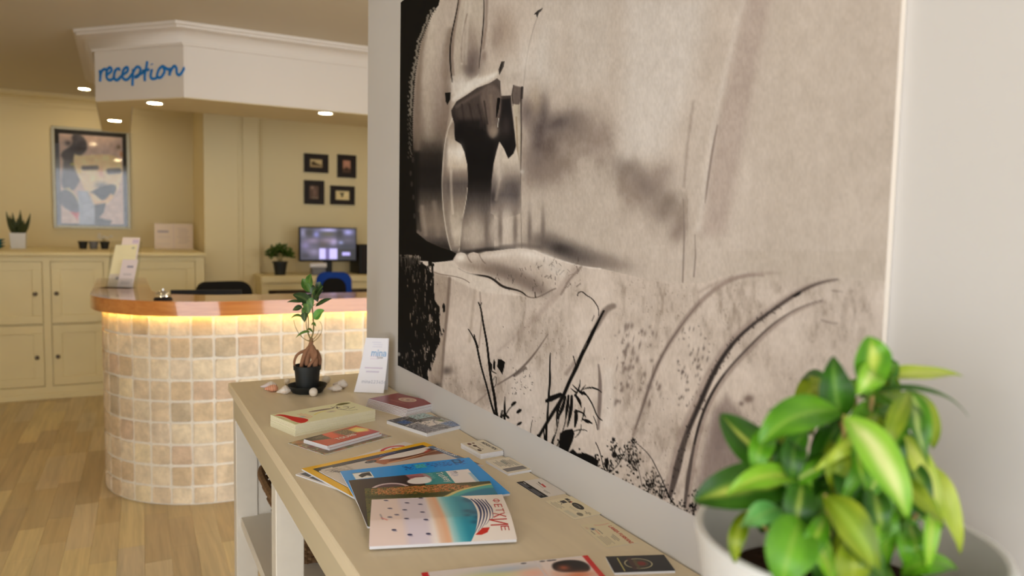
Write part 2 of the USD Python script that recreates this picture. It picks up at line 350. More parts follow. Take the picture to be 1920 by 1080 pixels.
obj('crown_moulding', sweep([(-0.13, 6.74), A, B, (3.2, 4.66)][::1], [(o, z) for o, z in crown]), M['soffit'], bh, smooth=25)
cr = [(o, z) for o, z in crown]
obj('trim_1', sweep([(-2.6, 0.6), (-2.6, 7.80), (0.62, 7.80)], cr), M['cream'], kind='structure', smooth=25)
obj('trim_2', sweep([(1.073, 6.90), (3.2, 6.90)], cr), M['cream'], kind='structure', smooth=25)

# ------------------------------------------------------------------ recessed lamps
def downlight(x, y, z, label, group=None):
    t = thing('downlight', label, 'ceiling light', (x, y, z), group)
    obj('ring', lathe([(0.040, 0), (0.043, -0.004), (0.052, -0.005), (0.056, -0.002), (0.056, 0)], 32, (x, y, z)), M['lampring'], t)
    obj('lamp_disc', lathe([(0.0, -0.0025), (0.040, -0.0025), (0.040, 0.0), (0.0, 0.0)], 32, (x, y, z)), M['lamp'], t)
    return t
downlight(0.187, 4.997, 2.0428, 'glowing recessed lamp under the angled bulkhead corner, right of the reception lettering')
downlight(-0.035, 5.996, 2.0428, 'glowing recessed lamp under the bulkhead arm just above the framed portrait')
downlight(1.162, 4.767, 2.0428, 'glowing recessed lamp under the bulkhead above the four small dark photo frames')
downlight(-0.265, 7.30, CEIL, 'glowing recessed lamp in the main ceiling left of the bulkhead corner')
downlight(1.085, 3.60, CEIL, 'glowing recessed lamp in the ceiling cut by the white wall edge at the top')
for x, y in ((-1.35, 7.0), (-1.35, 4.6), (-0.35, 3.4), (2.3, 3.6), (2.1, 4.77), (2.0, 6.1)):
    downlight(x, y, 2.0428 if y == 4.77 else CEIL, 'recessed lamp in the ceiling outside the picture', 'recessed lamps beyond the picture edges')

# ------------------------------------------------------------------ lettering "reception" on the bulkhead
a3, b3 = np.array([*A, 2.046]), np.array([*B, 2.046]); e1 = (b3 - a3) / np.linalg.norm(b3 - a3); nout = np.array([e1[1], -e1[0], 0.0])
def face_pt(px, py):   # the lettering's own sheet: 1440 x 1080 units, four corners measured on the angled face
    u, v = px / 1440.0, py / 1080.0
    X = 140 + u * 240; Y = 30 + v * 180
    t = (X - 179) / 166.0; s = 0.009 + 0.658 * t
    yb, yt, zt = 190 - 8 * t, 95 - 3 * t, 2.346 - 0.028 * t
    z = 2.046 + (yb - Y) / (yb - yt) * (zt - 2.046)
    return a3 * [1, 1, 0] + e1 * s + [0, 0, z]
script = [
    [(283, 612), (290, 660), (283, 738)], [(285, 690), (300, 640), (325, 605), (350, 600), (368, 612)],
    [(365, 668), (400, 640), (424, 605), (408, 580), (378, 600), (362, 655), (375, 710), (405, 722), (440, 700), (455, 680)],
    [(512, 618), (505, 592), (480, 600), (455, 645), (452, 695), (470, 722), (505, 708), (545, 670)],
    [(545, 670), (580, 645), (612, 605), (605, 578), (575, 590), (550, 640), (555, 700), (585, 718), (630, 690), (660, 650)],
    [(672, 595), (668, 650), (660, 785)], [(665, 650), (690, 600), (725, 572), (752, 590), (745, 640), (715, 685), (690, 690), (730, 665), (790, 615)],
    [(830, 510), (815, 600), (800, 690), (803, 732)], [(775, 622), (852, 602)],
    [(880, 600), (868, 660), (875, 700), (900, 708), (940, 670)], [(882, 540), (884, 547)],
    [(1005, 565), (970, 590), (945, 640), (945, 690), (970, 695), (1005, 660), (1020, 605), (1005, 567), (1040, 590), (1065, 600)],
    [(1075, 585), (1080, 630), (1075, 672)], [(1078, 640), (1105, 590), (1135, 565), (1152, 590), (1155, 640), (1175, 665), (1205, 645), (1238, 585)],
]
lt = thing('reception_lettering', 'blue handwritten word reception on the white bulkhead', 'lettering', (a3 + b3) / 2 + [0, 0, 0.13])
for st in script:
    q = np.array([face_pt(*p) for p in (spline(st, 6 * len(st)) if len(st) > 2 else np.linspace(st[0], st[1], 4))])
    tb = tube(q + nout * 0.004, 0.0088, 8)
    d = (tb.vertices - a3) @ nout; tb.vertices -= np.outer(d - np.clip(d, 0.0005, 0.006), nout)
    obj('stroke', tb, M['blue_ink'], lt, smooth=40)

# ------------------------------------------------------------------ reception counter, tile by tile
R0, CXc, CYc = 0.535, 0.44, 4.145       # arc of the counter front
XE = 1.95; YE = 5.30
arc_len = R0 * math.pi / 2
def plan(s, off=0.0):
    """s along the face from the right end; returns point and outward normal"""
    s1 = XE - CXc
    if s <= s1: p, n = np.array([XE - s, CYc - R0]), np.array([0, -1.0])
    elif s <= s1 + arc_len:
        a = -math.pi / 2 - (s - s1) / R0; n = np.array([math.cos(a), math.sin(a)]); p = np.array([CXc, CYc]) + R0 * n
    else: p, n = np.array([CXc - R0, CYc + s - s1 - arc_len]), np.array([-1.0, 0])
    return p + off * n, n
STOT = XE - CXc + arc_len + YE - CYc
def outline(off, inner):
    ss = np.r_[0, np.linspace(XE - CXc, XE - CXc + arc_len, 28), STOT]
    return [tuple(plan(s, off)[0]) for s in ss], [tuple(plan(s, inner)[0]) for s in ss]
o, i_ = outline(-0.004, -0.16)
ct = thing('reception_counter', 'curved reception counter faced in square beige stone tiles with white joints', 'counter', (CXc, CYc, 0))
obj('mortar_wall', prism(o + i_[::-1], 0.0, 0.893), M['grout'], ct, smooth=25)
obj('inner_desk', prism([(0.15, 4.25), (0.5, 3.78), (1.9, 3.78), (1.9, 4.45), (0.75, 4.45), (0.55, 4.7), (0.15, 4.9)], 0.70, 0.73), M['cab'], ct)
rt = np.random.default_rng(12)
ZR = [0.0, 0.086, 0.186, 0.286, 0.390, 0.490, 0.589, 0.691, 0.792, 0.890]
s0 = XE - CXc
edges_s = [s0 - (0.366 - CXc) + 0.1013 * k for k in range(-15, 0)] + [s0 - (0.366 - CXc) + 0.0985 * k for k in range(0, 13)]
edges_s = [s for s in edges_s if s >= 0.02]
def tile(sa, sb, za, zb):
    g = 0.0060
    w, h = sb - sa - 2 * g, zb - za - 2 * g
    c = []                                    # worn outline, 12 corners
    for (x, y) in ((0.06, 0), (0.5, 0), (0.94, 0), (1, 0.06), (1, 0.5), (1, 0.94), (0.94, 1), (0.5, 1), (0.06, 1), (0, 0.94), (0, 0.5), (0, 0.06)):
        j = rt.normal(0, 0.0009, 2); c.append((x * w + j[0], y * h + j[1]))
    c = np.array(c); ctr = c.mean(0); rings = []
    for sc, dep in ((1.0, -0.006), (1.0, 0.0004), (0.965, 0.0024)):
        rings.append(np.column_stack([ctr + (c - ctr) * sc, np.full(12, dep)]))
    rings[2][:, 2] += rt.normal(0, 0.0006, 12)
    v = np.vstack(rings + [[*ctr, 0.0029]]); f = []
    for r_ in range(2):
        for k in range(12):
            a, b = r_ * 12 + k, r_ * 12 + (k + 1) % 12
            f += [[a, b, b + 12], [a, b + 12, a + 12]]
    f += [[24 + k, 24 + (k + 1) % 12, 36] for k in range(12)]
    tilt = rt.normal(0, 0.004)
    out = []
    for x, y, d in v:
        p, n = plan(sa + g + x, d + tilt * (y - h / 2)); out.append([p[0], p[1], za + g + y])
    m = trimesh.Trimesh(np.array(out), f, process=False); m.invert(); return m
for sa, sb in zip(edges_s[:-1], edges_s[1:]):
    for za, zb in zip(ZR[:-1], ZR[1:]):
        obj('tile', tile(sa, sb, za, zb), TILE[int(rt.choice(7, p=[.22, .2, .16, .16, .1, .08, .08]))], ct, smooth=35)
o, i_ = outline(0.052, -0.30)
ins = [(XE, 3.905), (0.50, 3.905)] + [(0.50 - 0.37 * math.sin(q), 4.275 - 0.37 * math.cos(q)) for q in np.linspace(0, math.pi / 2, 14)] + [(0.13, YE)]
tp = thing('counter_worktop', 'glossy orange wooden worktop with a rounded corner lying on the tiled reception counter', 'worktop', (CXc, CYc, 0.893))
pl = Polygon(o + ins[::-1]); cap = []
for zz, e in ((0.893, -0.003), (0.897, 0.0), (0.957, 0.0), (0.961, -0.004)): cap.append((zz, e))
obj('board', [prism(pl.buffer(-0.003), 0.893, 0.8965), prism(pl, 0.8965, 0.9575), prism(pl.buffer(-0.003), 0.9575, 0.961)], M['countertop'], tp, smooth=25)
ss = np.linspace(0.05, STOT - 0.05, 90)
lp = np.array([[*plan(s, 0.020)[0], 0.8918] for s in ss])
led = thing('light_strip', 'yellow glowing light strip under the overhang of the wooden reception worktop', 'light strip', (CXc, CYc, 0.889))
obj('glow_tape', tube(lp, 0.0011, 6), M['led'], led)

# ------------------------------------------------------------------ things on the counter
bl = thing('service_bell', 'small chrome reception bell on the orange wooden worktop', 'bell', (0.16, 3.715, 0.961))
bx, by, bz = 0.16, 3.715, 0.961
obj('bell_base', lathe([(0, 0), (0.040, 0), (0.041, 0.004), (0.036, 0.010), (0.030, 0.012), (0, 0.012)], 36, (bx, by, bz)), M['black'], bl)
obj('dome', lathe([(0.034, 0.014), (0.035, 0.016)] + [(0.034 * math.cos(q), 0.016 + 0.026 * math.sin(q)) for q in np.linspace(0.05, 1.5, 12)] + [(0, 0.042)], 36, (bx, by, bz)), M['chrome'], bl)
obj('plunger', lathe([(0, 0.040), (0.003, 0.040), (0.003, 0.047), (0.006, 0.048), (0.006, 0.051), (0, 0.052)], 16, (bx, by, bz)), M['chrome'], bl)

def sheet(P00, P10, P11, P01, thick=0.0012, bow=0.0, n=10):
    """thin sheet between four corners, bowed along its height"""
    P00, P10, P11, P01 = map(np.asarray, (P00, P10, P11, P01)); nn = np.cross(P10 - P00, P01 - P00); nn = nn / np.linalg.norm(nn); v = []
    for side in (0, 1):
        for k in range(n + 1):
            t = k / n; b = bow * 4 * t * (1 - t)
            v += [P00 * (1 - t) + P01 * t + nn * (b - side * thick), P10 * (1 - t) + P11 * t + nn * (b - side * thick)]
    f = []; h = 2 * (n + 1)
    for k in range(n):
        a = 2 * k
        f += [[a, a + 1, a + 3], [a, a + 3, a + 2], [h + a + 1, h + a, h + a + 2], [h + a + 1, h + a + 2, h + a + 3]]
        f += [[a, a + 2, h + a + 2], [a, h + a + 2, h + a], [a + 1, h + a + 1, h + a + 3], [a + 1, h + a + 3, a + 3]]
    f += [[0, h, h + 1], [0, h + 1, 1], [h - 2, h - 1, 2 * h - 1], [h - 2, 2 * h - 1, 2 * h - 2]]
    return trimesh.Trimesh(np.array(v), f, process=False)
hz = 0.961
ho = thing('leaflet_holder', 'clear standing holder on the left end of the wooden worktop', 'holder', (0.01, 4.5, hz))
h0, h1 = np.array([-0.085, 4.575, hz]), np.array([0.065, 4.49, hz]); hn = np.array([0.49, 0.87, 0])
up = np.array([0.03, 0.05, 0.25])
obj('back_plate', sheet(h0, h1, h1 + up, h0 + up, 0.002), M['acrylic'], ho, smooth=False)
obj('foot_plate', sheet(h0 - hn * 0.09, h1 - hn * 0.09, h1, h0, 0.002), M['acrylic'], ho, smooth=False)
obj('front_lip', sheet(h0 - hn * 0.05, h1 - hn * 0.05, h1 - hn * 0.04 + [0, 0, 0.05], h0 - hn * 0.04 + [0, 0, 0.05], 0.002), M['acrylic'], ho, smooth=False)
def printed_sheet(name, label, P, paint, basecol, n=(46, 60), mat='ink_matte', cat='leaflet', bow=0.0, thick=0.0015):
    P00, P10, P11, P01 = [np.asarray(p, float) for p in P]
    t = thing(name, label, cat, P00)
    obj('sheet', sheet(P00, P10, P11, P01, thick, bow), M['paper'], t, smooth=40)
    nu, nv = n; u, v = np.meshgrid(np.linspace(0.004, 0.996, nu), np.linspace(0.004, 0.996, nv))
    nn = np.cross(P10 - P00, P01 - P00); nn /= np.linalg.norm(nn)
    G = (P00 * ((1 - u) * (1 - v))[..., None] + P10 * (u * (1 - v))[..., None] + P11 * (u * v)[..., None] + P01 * ((1 - u) * v)[..., None]) + nn * (0.0004 + bow * 4 * (v * (1 - v))[..., None])
    pr = Print(u * 100, v * 100 * 1.0, basecol); paint(pr)
    grid_obj('print', G, pr.colors(K), M[mat], t)
    return t
def lines(pr, x0, x1, ys, w, col, a=0.8, soft=1.0, jit=0, seed=1):
    rr = random.Random(seed)
    for y in ys: pr.stroke([(x0 + rr.uniform(0, jit), y), (x1 - rr.uniform(0, jit), y)], w, col, a, soft)
def lf1(pr):
    pr.rect(0, 0, 100, 30, (196, 186, 178), 0.8, 6); lines(pr, 30, 62, (22, 20, 18), 2, (120, 120, 130), 0.7, 2); pr.blob((82, 92), 6, 2, (120, 124, 110), 0.7)
def lf2(pr):
    lines(pr, 40, 78, (76, 72), 3, (120, 120, 140), 0.8, 2); lines(pr, 25, 75, (48, 44), 1.6, (150, 146, 152), 0.7, 2); lines(pr, 20, 75, (20, 16, 12), 1.6, (160, 156, 164), 0.7, 2)
q0, q1 = h0 - hn * 0.010 + [0.002, 0, 0.002], h1 - hn * 0.010 + [0, 0, 0.002]
ex = (q1 - q0) / np.linalg.norm(q1 - q0)
printed_sheet('tall_leaflet', 'tall pale cream leaflet leaning in the clear holder on the worktop', (q0 + ex * 0.01, q0 + ex * 0.14, q0 + ex * 0.155 + up * 0.93, q0 + ex * 0.03 + up * 0.91), lf1, (222, 214, 178))
p0, p1 = q0 - hn * 0.012, q1 - hn * 0.012
printed_sheet('small_leaflet', 'small white leaflet standing in front of the tall cream one in the clear holder', (p0 + ex * 0.070, p0 + ex * 0.158, p0 + ex * 0.172 + up * 0.60, p0 + ex * 0.086 + up * 0.60), lf2, (214, 204, 204))
r0 = q0 + hn * 0.006
printed_sheet('pink_leaflet', 'pinkish white sheet showing its top above the tall cream leaflet', (r0 + ex * 0.045, r0 + ex * 0.15, r0 + ex * 0.16 + up * 1.08, r0 + ex * 0.062 + up * 1.08), lambda p: p.rect(60, 88, 96, 96, (196, 180, 196), 0.8, 3), (224, 210, 200))
# monitor behind the counter, seen as its dark top edge
mo = thing('counter_monitor', 'black flat monitor behind the reception worktop, only its top edge showing', 'monitor', (0.38, 4.02, 0.73))
def along(p, q, w, z0, z1):
    p, q = np.array(p, float), np.array(q, float); d = (q - p) / np.linalg.norm(q - p); n = np.array([-d[1], d[0]]) * w
    return prism([tuple(p - n), tuple(q - n), tuple(q + n), tuple(p + n)], z0, z1)
obj('screen_body', along((0.215, 4.135), (0.55, 4.06), 0.012, 0.80, 0.972), M['black'], mo, smooth=False)
obj('stand_neck', along((0.36, 4.105), (0.41, 4.094), 0.010, 0.735, 0.82), M['black'], mo, smooth=False)
obj('stand_base', along((0.30, 4.118), (0.47, 4.08), 0.07, 0.7305, 0.738), M['black'], mo, smooth=False)

# ------------------------------------------------------------------ office chairs
def office_chair(label, x, y, rz, zt, w, fab, rim=None):
    t = thing('office_chair', label, 'office chair', (x, y, 0))
    T = lambda m: mv(rot(m, rz), x, y, 0)
    h = zt - 0.50
    yy = np.linspace(-1, 1, 15)
    out = [(w / 2 * s_ * (1 - 0.0), 0) for s_ in (-1, 1)]
    # curved backrest: rounded-rectangle outline bent around the sitter
    def back(wd, z0, z1, th, off):
        pl_ = Polygon([(-wd / 2, z0), (wd / 2, z0), (wd / 2, z1), (-wd / 2, z1)]).buffer(-0.07).buffer(0.07, 6)
        m = trimesh.creation.extrude_polygon(pl_, th, engine='earcut').subdivide().subdivide()
        v = m.vertices.copy(); m.vertices = np.column_stack([v[:, 0], off - v[:, 2] - 0.5 * v[:, 0] ** 2 * 1.2 + 0.10 * ((v[:, 1] - z0) / (z1 - z0)) - 0.05, v[:, 1]]); m.invert(); return m
    if rim is None: obj('backrest', T(back(w, 0.52, zt, 0.05, 0.24)), fab, t)
    else:
        obj('backrest', T(back(w - 0.09, 0.50, zt - 0.045, 0.045, 0.237)), fab, t)
        obj('back_frame', T(back(w, 0.47, zt, 0.035, 0.25)), rim, t)
    obj('seat', T(mv(box(-0.24, -0.25, 0.43, 0.24, 0.22, 0.51, 0.03), 0, 0, 0)), fab, t)
    obj('back_bracket', T(tube([(0, 0.05, 0.42), (0, 0.26, 0.43), (0, 0.29, 0.60)], 0.018)), M['black'], t)
    obj('gas_column', T(lathe([(0, 0.09), (0.026, 0.09), (0.026, 0.28), (0.018, 0.28), (0.018, 0.43), (0, 0.43)], 16)), M['black'], t)
    for k in range(5):
        a = 2 * math.pi * k / 5 + 0.3; c_, s_ = math.cos(a), math.sin(a)
        obj('base_arm', T(tube([(0, 0, 0.10), (0.15 * c_, 0.15 * s_, 0.09), (0.28 * c_, 0.28 * s_, 0.065)], [0.024, 0.02, 0.014])), M['black'], t)
        obj('caster', T(mv(rot(trimesh.creation.cylinder(0.026, 0.035, sections=18), math.pi / 2, (-s_, c_, 0)), 0.28 * c_, 0.28 * s_, 0.027)), M['black'], t)
    return t
office_chair('black office chair behind the reception worktop, only the top of its backrest visible', 0.655, 5.0, 0.25, 0.935, 0.36, M['blackfab'])
office_chair('office chair with a blue framed backrest in front of the back desk', 1.42, 5.45, -0.15, 0.965, 0.27, M['blackfab'], M['bluefab'])

# ------------------------------------------------------------------ built-in cupboards along the back
FY = 6.33
def cupboard(label, x0, x1, doors):
    """doors: (x0, x1, z0, z1, knob x, knob z, knob y)"""
    t = thing('cupboard', label, 'cupboard', ((x0 + x1) / 2, FY + 0.7, 0))
    zs = sorted({d[2] for d in doors} | {d[3] for d in doors})
    obj('carcass', box(x0, FY + 0.022, 0.0, x1, 7.795, 1.058), M['cab'], t, smooth=False)
    # face frame: everything of the front that is not a door
    fr = Polygon([(x0, 0.0), (x1, 0.0), (x1, 1.058), (x0, 1.058)])
    for d in doors: fr = fr.difference(Polygon([(d[0], d[2]), (d[1], d[2]), (d[1], d[3]), (d[0], d[3])]).buffer(0.004, join_style=2))
    m = trimesh.util.concatenate([trimesh.creation.extrude_polygon(g, 0.020, engine='earcut') for g in getattr(fr, 'geoms', [fr])])
    m.vertices = np.column_stack([m.vertices[:, 0], FY + 0.022 - m.vertices[:, 2], m.vertices[:, 1]]); m.invert()
    obj('face_frame', m, M['cab'], t, smooth=False)
    obj('plinth', box(x0, FY - 0.006, 0.0, x1, FY + 0.004, 0.045, 0.003), M['cab'], t, smooth=False)
    for d in doors:
        a, b, c, e = d[:4]; w = 0.062
        pcs = [box(a, FY + 0.002, c, b, FY + 0.021, c + w, .002), box(a, FY + 0.002, e - w, b, FY + 0.021, e, .002),
               box(a, FY + 0.002, c + w - .001, a + w, FY + 0.021, e - w + .001, .002), box(b - w, FY + 0.002, c + w - .001, b, FY + 0.021, e - w + .001, .002),
               box(a + w - .004, FY + 0.010, c + w - .004, b - w + .004, FY + 0.021, e - w + .004)]
        dr = obj('door', pcs, M['cab'], t, smooth=False)
        if d[4] is not None:
            k = lathe([(0, 0), (0.006, 0), (0.006, 0.010), (0.013, 0.014), (0.0145, 0.020), (0.011, 0.026), (0, 0.028)], 20)
            k = mv(rot(k, math.pi / 2, (1, 0, 0)), d[4], FY + 0.002, d[5]); obj('knob', k, M['knob'], dr, label='dark round knob')
    return t
cupboard('long cream built-in cupboard with four panelled doors in view at the left edge', -1.40, -0.088,
         [(-0.88, -0.526, 0.565, 1.022, -0.570, 0.787), (-0.88, -0.526, 0.100, 0.553, -0.569, 0.318), (-0.471, -0.135, 0.565, 1.022, -0.438, 0.788), (-0.471, -0.135, 0.100, 0.553, -0.439, 0.318),
          (-1.36, -0.92, 0.565, 1.022, -1.32, 0.787), (-1.36, -0.92, 0.100, 0.553, -1.32, 0.318)])
cupboard('cream built-in cupboard behind the reception, its door half hidden by the worktop', -0.084, 0.576, [(-0.03, 0.505, 0.565, 1.026, None, 0), (-0.03, 0.505, 0.100, 0.553, None, 0)])
ct_ = thing('cupboard_ledge', 'cream continuous ledge lying along the tops of the built-in cupboards', 'ledge', (-0.4, 7.0, 1.058))
obj('board', box(-1.42, FY - 0.024, 1.058, 0.585, 7.799, 1.092, 0.006), M['cab'], ct_, smooth=False)
obj('moulding', box(-1.415, FY - 0.031, 1.0665, 0.59, FY - 0.02, 1.084, 0.005), M['cab'], ct_, smooth=False)
LZ = 1.092
# spiky succulent in a square white pot
def at_ledge(x, y=7.2): return np.array([x, y, LZ])
ap = thing('succulent', 'spiky dark green succulent in a tapered white pot on the cupboard ledge', 'potted plant', at_ledge(-0.754))
def frustum(w0, w1, h, at, r=0.006):
    a = box(-w0 / 2, -w0 / 2, 0, w0 / 2, w0 / 2, 0.001); b_ = Polygon([(-.5, -.5), (.5, -.5), (.5, .5), (-.5, .5)])
    q0 = np.array(Polygon([(-w0/2, -w0/2), (w0/2, -w0/2), (w0/2, w0/2), (-w0/2, w0/2)]).buffer(-r).buffer(r, 3).exterior.coords)[:-1]
    s = w1 / w0; pr = []
    rings = [(q0, 0), (q0 * s, h), (q0 * s * 0.90, h), (q0 * s * 0.88, h - 0.02)]
    v = np.vstack([np.column_stack([q, np.full(len(q), z)]) for q, z in rings]); n = len(q0); f = []
    for k in range(3):
        for i in range(n):
            a, b = k * n + i, k * n + (i + 1) % n; f += [[a, b, b + n], [a, b + n, a + n]]
    for i in range(1, n - 1): f += [[0, i + 1, i], [3 * n, 3 * n + i, 3 * n + i + 1]]
    m = trimesh.Trimesh(v + np.asarray(at), f, process=False); m.fix_normals(); return m
obj('pot', frustum(0.100, 0.118, 0.128, at_ledge(-0.754)), M['white_ceramic'], ap, smooth=40)
rs = random.Random(3)
for k, (dx, h, lean) in enumerate([(-0.085, 0.185, 0.05), (-0.055, 0.155, 0.01), (-0.035, 0.175, 0), (0.0, 0.13, -0.02), (0.015, 0.20, 0.03), (0.03, 0.16, -0.04), (0.085, 0.175, 0.02), (-0.05, 0.11, -0.06), (0.05, 0.12, -0.07), (0.0, 0.15, 0.06)]):
    b0 = at_ledge(-0.754) + [dx * 0.25, lean * 0.3, 0.118]; b1 = b0 + [dx * 0.5, lean * 0.6, h * 0.5]; b2 = b0 + [dx * 0.75, lean, h]
    pts = spline([b0, b1, b2], 7); w = np.array([0.017, 0.021, 0.020, 0.016, 0.011, 0.006, 0.0012])
    m = tube(pts, w, 8); obj('leaf', m, M['darkgreen'], ap)
tb_ = thing('teal_bowls', 'teal glazed bowls nested one on another at the far left end of the cupboard ledge', 'bowls', at_ledge(-0.90))
for k in range(3):
    obj('bowl', lathe([(0, 0), (0.022, 0), (0.03, 0.006), (0.052, 0.021), (0.056, 0.026), (0.050, 0.026), (0.028, 0.010), (0, 0.006)], 28, at_ledge(-0.90) + [0, 0, 0.0255 * k]), M['teal'], tb_)
def mini_pot(name, label, x, mat, flowers):
    t = thing(name, label, 'flower pot', at_ledge(x, 7.2))
    o = at_ledge(x, 7.2)
    obj('pot', lathe([(0, 0), (0.027, 0), (0.036, 0.056), (0.040, 0.057), (0.040, 0.066), (0.035, 0.066), (0.032, 0.050), (0, 0.048)], 24, o), mat, t)
    if flowers:
        r_ = random.Random(8)
        for k in range(9):
            e = o + [r_.uniform(-0.05, 0.05), r_.uniform(-0.03, 0.03), r_.uniform(0.085, 0.125)]
            obj('stalk', tube(spline([o + [0, 0, 0.04], (o + [0, 0, 0.05] + e) / 2 + [0, 0, 0.012], e], 5), 0.0012, 5), M['twig'], t)
            pet = [mv(trimesh.creation.icosphere(1, 0.007), *(e + [0.007 * math.cos(a), 0.003, 0.007 * math.sin(a)])) for a in np.linspace(0, 2 * np.pi, 5, endpoint=False)]
            obj('blossom', pet, M['whiteflower'], t)
mini_pot('mini_pot', 'small black pot left of the small grey pot under the framed portrait', -0.297, M['blackpot'], False)
mini_pot('mini_pot', 'small grey pot between two black pots under the framed portrait', -0.219, M['greypot'], False)
mini_pot('mini_pot', 'small black pot of white blossoms under the framed portrait', -0.158 + 0.022, M['blackpot'], True)
def menu(pr):
    pr.rect(47, 0, 51, 100, (205, 190, 186), 0.6, 2); pr.rect(8, 64, 36, 72, (140, 132, 150), 0.6, 4)
    lines(pr, 58, 90, (80, 72, 64, 56, 48, 40, 32, 24), 2, (176, 164, 160), 0.8, 2, 8)
    lines(pr, 8, 40, (50, 44, 20), 2, (190, 178, 172), 0.6, 2)
printed_sheet('price_board', 'pale double page notice leaning on the wall above the cupboard ledge', (np.array([0.253, 7.32, LZ + .001]), np.array([0.572, 7.32, LZ + .001]), np.array([0.575, 7.36, LZ + .232]), np.array([0.256, 7.36, LZ + .232])), menu, (214, 200, 184), cat='notice')

# ------------------------------------------------------------------ framed portrait
px0, px1, pz0, pz1, py = -0.522, 0.048, 1.288, 2.150, 7.798
ps = thing('framed_portrait', 'large framed portrait print behind glass on the back wall above the cupboards', 'picture', ((px0 + px1) / 2, py, (pz0 + pz1) / 2))
fw = 0.024
for q in (box(px0 - fw, py - 0.03, pz0 - fw, px0, py, pz1 + fw, .003), box(px1, py - 0.03, pz0 - fw, px1 + fw, py, pz1 + fw, .003), box(px0, py - 0.03, pz1, px1, py, pz1 + fw, .003), box(px0, py - 0.03, pz0 - fw, px1, py, pz0, .003)):
    obj('frame_rail', q, M['glassframe'], ps, smooth=False)
obj('backing', box(px0, py - 0.010, pz0, px1, py - 0.001, pz1), M['mat_board'], ps, smooth=False)
nu, nv = 110, 165
gu, gv = np.meshgrid(np.linspace(0, 1, nu), np.linspace(0, 1, nv))
G = np.stack([px0 + gu * (px1 - px0), np.full_like(gu, py - 0.012), pz0 + gv * (pz1 - pz0)], -1)
pr = Print(65 + gu * 695, 985 - gv * 910, (34, 34, 36))      # the print's own sheet
pr.rect(108, 115, 720, 965, (206, 182, 166), 1, 4)
pr.rect(65, 210, 108, 985, (120, 124, 134), .7, 10)
def faceprint(pr):
    pr.poly([(120, 330), (170, 260), (230, 200), (240, 120), (330, 130), (360, 260), (290, 330), (250, 420), (330, 480), (290, 560), (230, 640), (150, 640), (125, 500)], (92, 88, 92), 1, 26, True)
    for x, y, r_ in ((190, 200, 34), (250, 150, 30), (320, 190, 34), (290, 250, 36), (340, 240, 24), (160, 330, 30), (200, 400, 40)): pr.blob((x, y), r_, r_ * .8, (74, 70, 76), .8)
    pr.poly([(250, 300), (520, 290), (690, 330), (700, 520), (650, 640), (560, 760), (470, 800), (380, 740), (320, 600), (260, 470)], (228, 204, 160), 1, 20, True)
    pr.stroke([(330, 430), (460, 420)], 40, (92, 88, 96), .95, 18); pr.stroke([(580, 450), (680, 440)], 52, (86, 84, 92), .95, 20)
    pr.blob((500, 470), 26, 46, (214, 160, 132), .8); pr.blob((500, 590), 60, 34, (122, 120, 120), .9); pr.blob((430, 520), 50, 40, (226, 208, 150), .7)
    pr.poly([(390, 660), (640, 640), (600, 700), (540, 740), (460, 700)], (34, 30, 26), 1, 16, True)
    pr.stroke([(380, 690), (440, 765), (530, 748), (596, 690)], 44, (226, 190, 138), 1, 14, True)
    pr.poly([(430, 780), (540, 760), (520, 850), (470, 905), (600, 930), (580, 965), (420, 965)], (48, 42, 34), 1, 14)
    pr.poly([(130, 640), (190, 620), (330, 800), (300, 820)], (216, 202, 150), .9, 12); pr.poly([(130, 650), (230, 690), (270, 860), (200, 850)], (84, 84, 92), .9, 16, True)
    pr.poly([(270, 650), (370, 650), (430, 780), (430, 975), (280, 975)], (166, 174, 188), .9, 12)
    pr.poly([(190, 850), (280, 860), (265, 930)], (206, 92, 92), .9, 14); pr.blob((225, 400), 18, 14, (190, 180, 60), .8); pr.blob((290, 470), 24, 18, (210, 184, 70), .7)
    pr.blob((680, 210), 20, 20, (120, 96, 70), .8); pr.rect(690, 250, 720, 300, (190, 130, 80), .6, 16)
    g = pr.noise(1 / 38, 1 / 38, 2, 5); i = (pr.U > 110) & (pr.U < 718) & (pr.V > 118) & (pr.V < 962)
    q = (np.floor(g * 7) - 3) * 3.5; pr.C[i] += q[i, None]
faceprint(pr)
grid_obj('print', G, pr.colors(K), M['ink_matte'], ps)
obj('glass', box(px0, py - 0.022, pz0, px1, py - 0.0195, pz1), M['pane'], ps, smooth=False, label='clear glass')

# ------------------------------------------------------------------ four small dark frames
def photo_frame(label, x0, x1, z0, z1, paint, y=6.899):
    t = thing('framed_photo', label, 'picture frame', ((x0 + x1) / 2, y, (z0 + z1) / 2)); w = 0.042
    m = prism(Polygon([(x0, z0), (x1, z0), (x1, z1), (x0, z1)]).difference(Polygon([(x0 + w, z0 + w), (x1 - w, z0 + w), (x1 - w, z1 - w), (x0 + w, z1 - w)])), 0, 0.022)
    m.vertices = np.column_stack([m.vertices[:, 0], y - m.vertices[:, 2], m.vertices[:, 1]]); m.invert()
    obj('frame', m, M['darkframe'], t, smooth=False)
    gu, gv = np.meshgrid(np.linspace(0, 1, 34), np.linspace(0, 1, 34))
    G = np.stack([x0 + w * .9 + gu * (x1 - x0 - 1.8 * w), np.full_like(gu, y - 0.008), z0 + w * .9 + gv * (z1 - z0 - 1.8 * w)], -1)
    p = Print(gu * 100, gv * 100, (60, 46, 34)); paint(p); grid_obj('photograph', G, p.colors(K), M['ink_matte'], t)
def f1(p): p.rect(12, 12, 88, 88, (196, 178, 136), 1, 6); p.poly([(20, 62), (36, 70), (50, 52), (86, 34), (86, 28), (20, 30)], (76, 62, 42), .9, 8); p.rect(14, 12, 86, 30, (150, 130, 96), .8, 8)
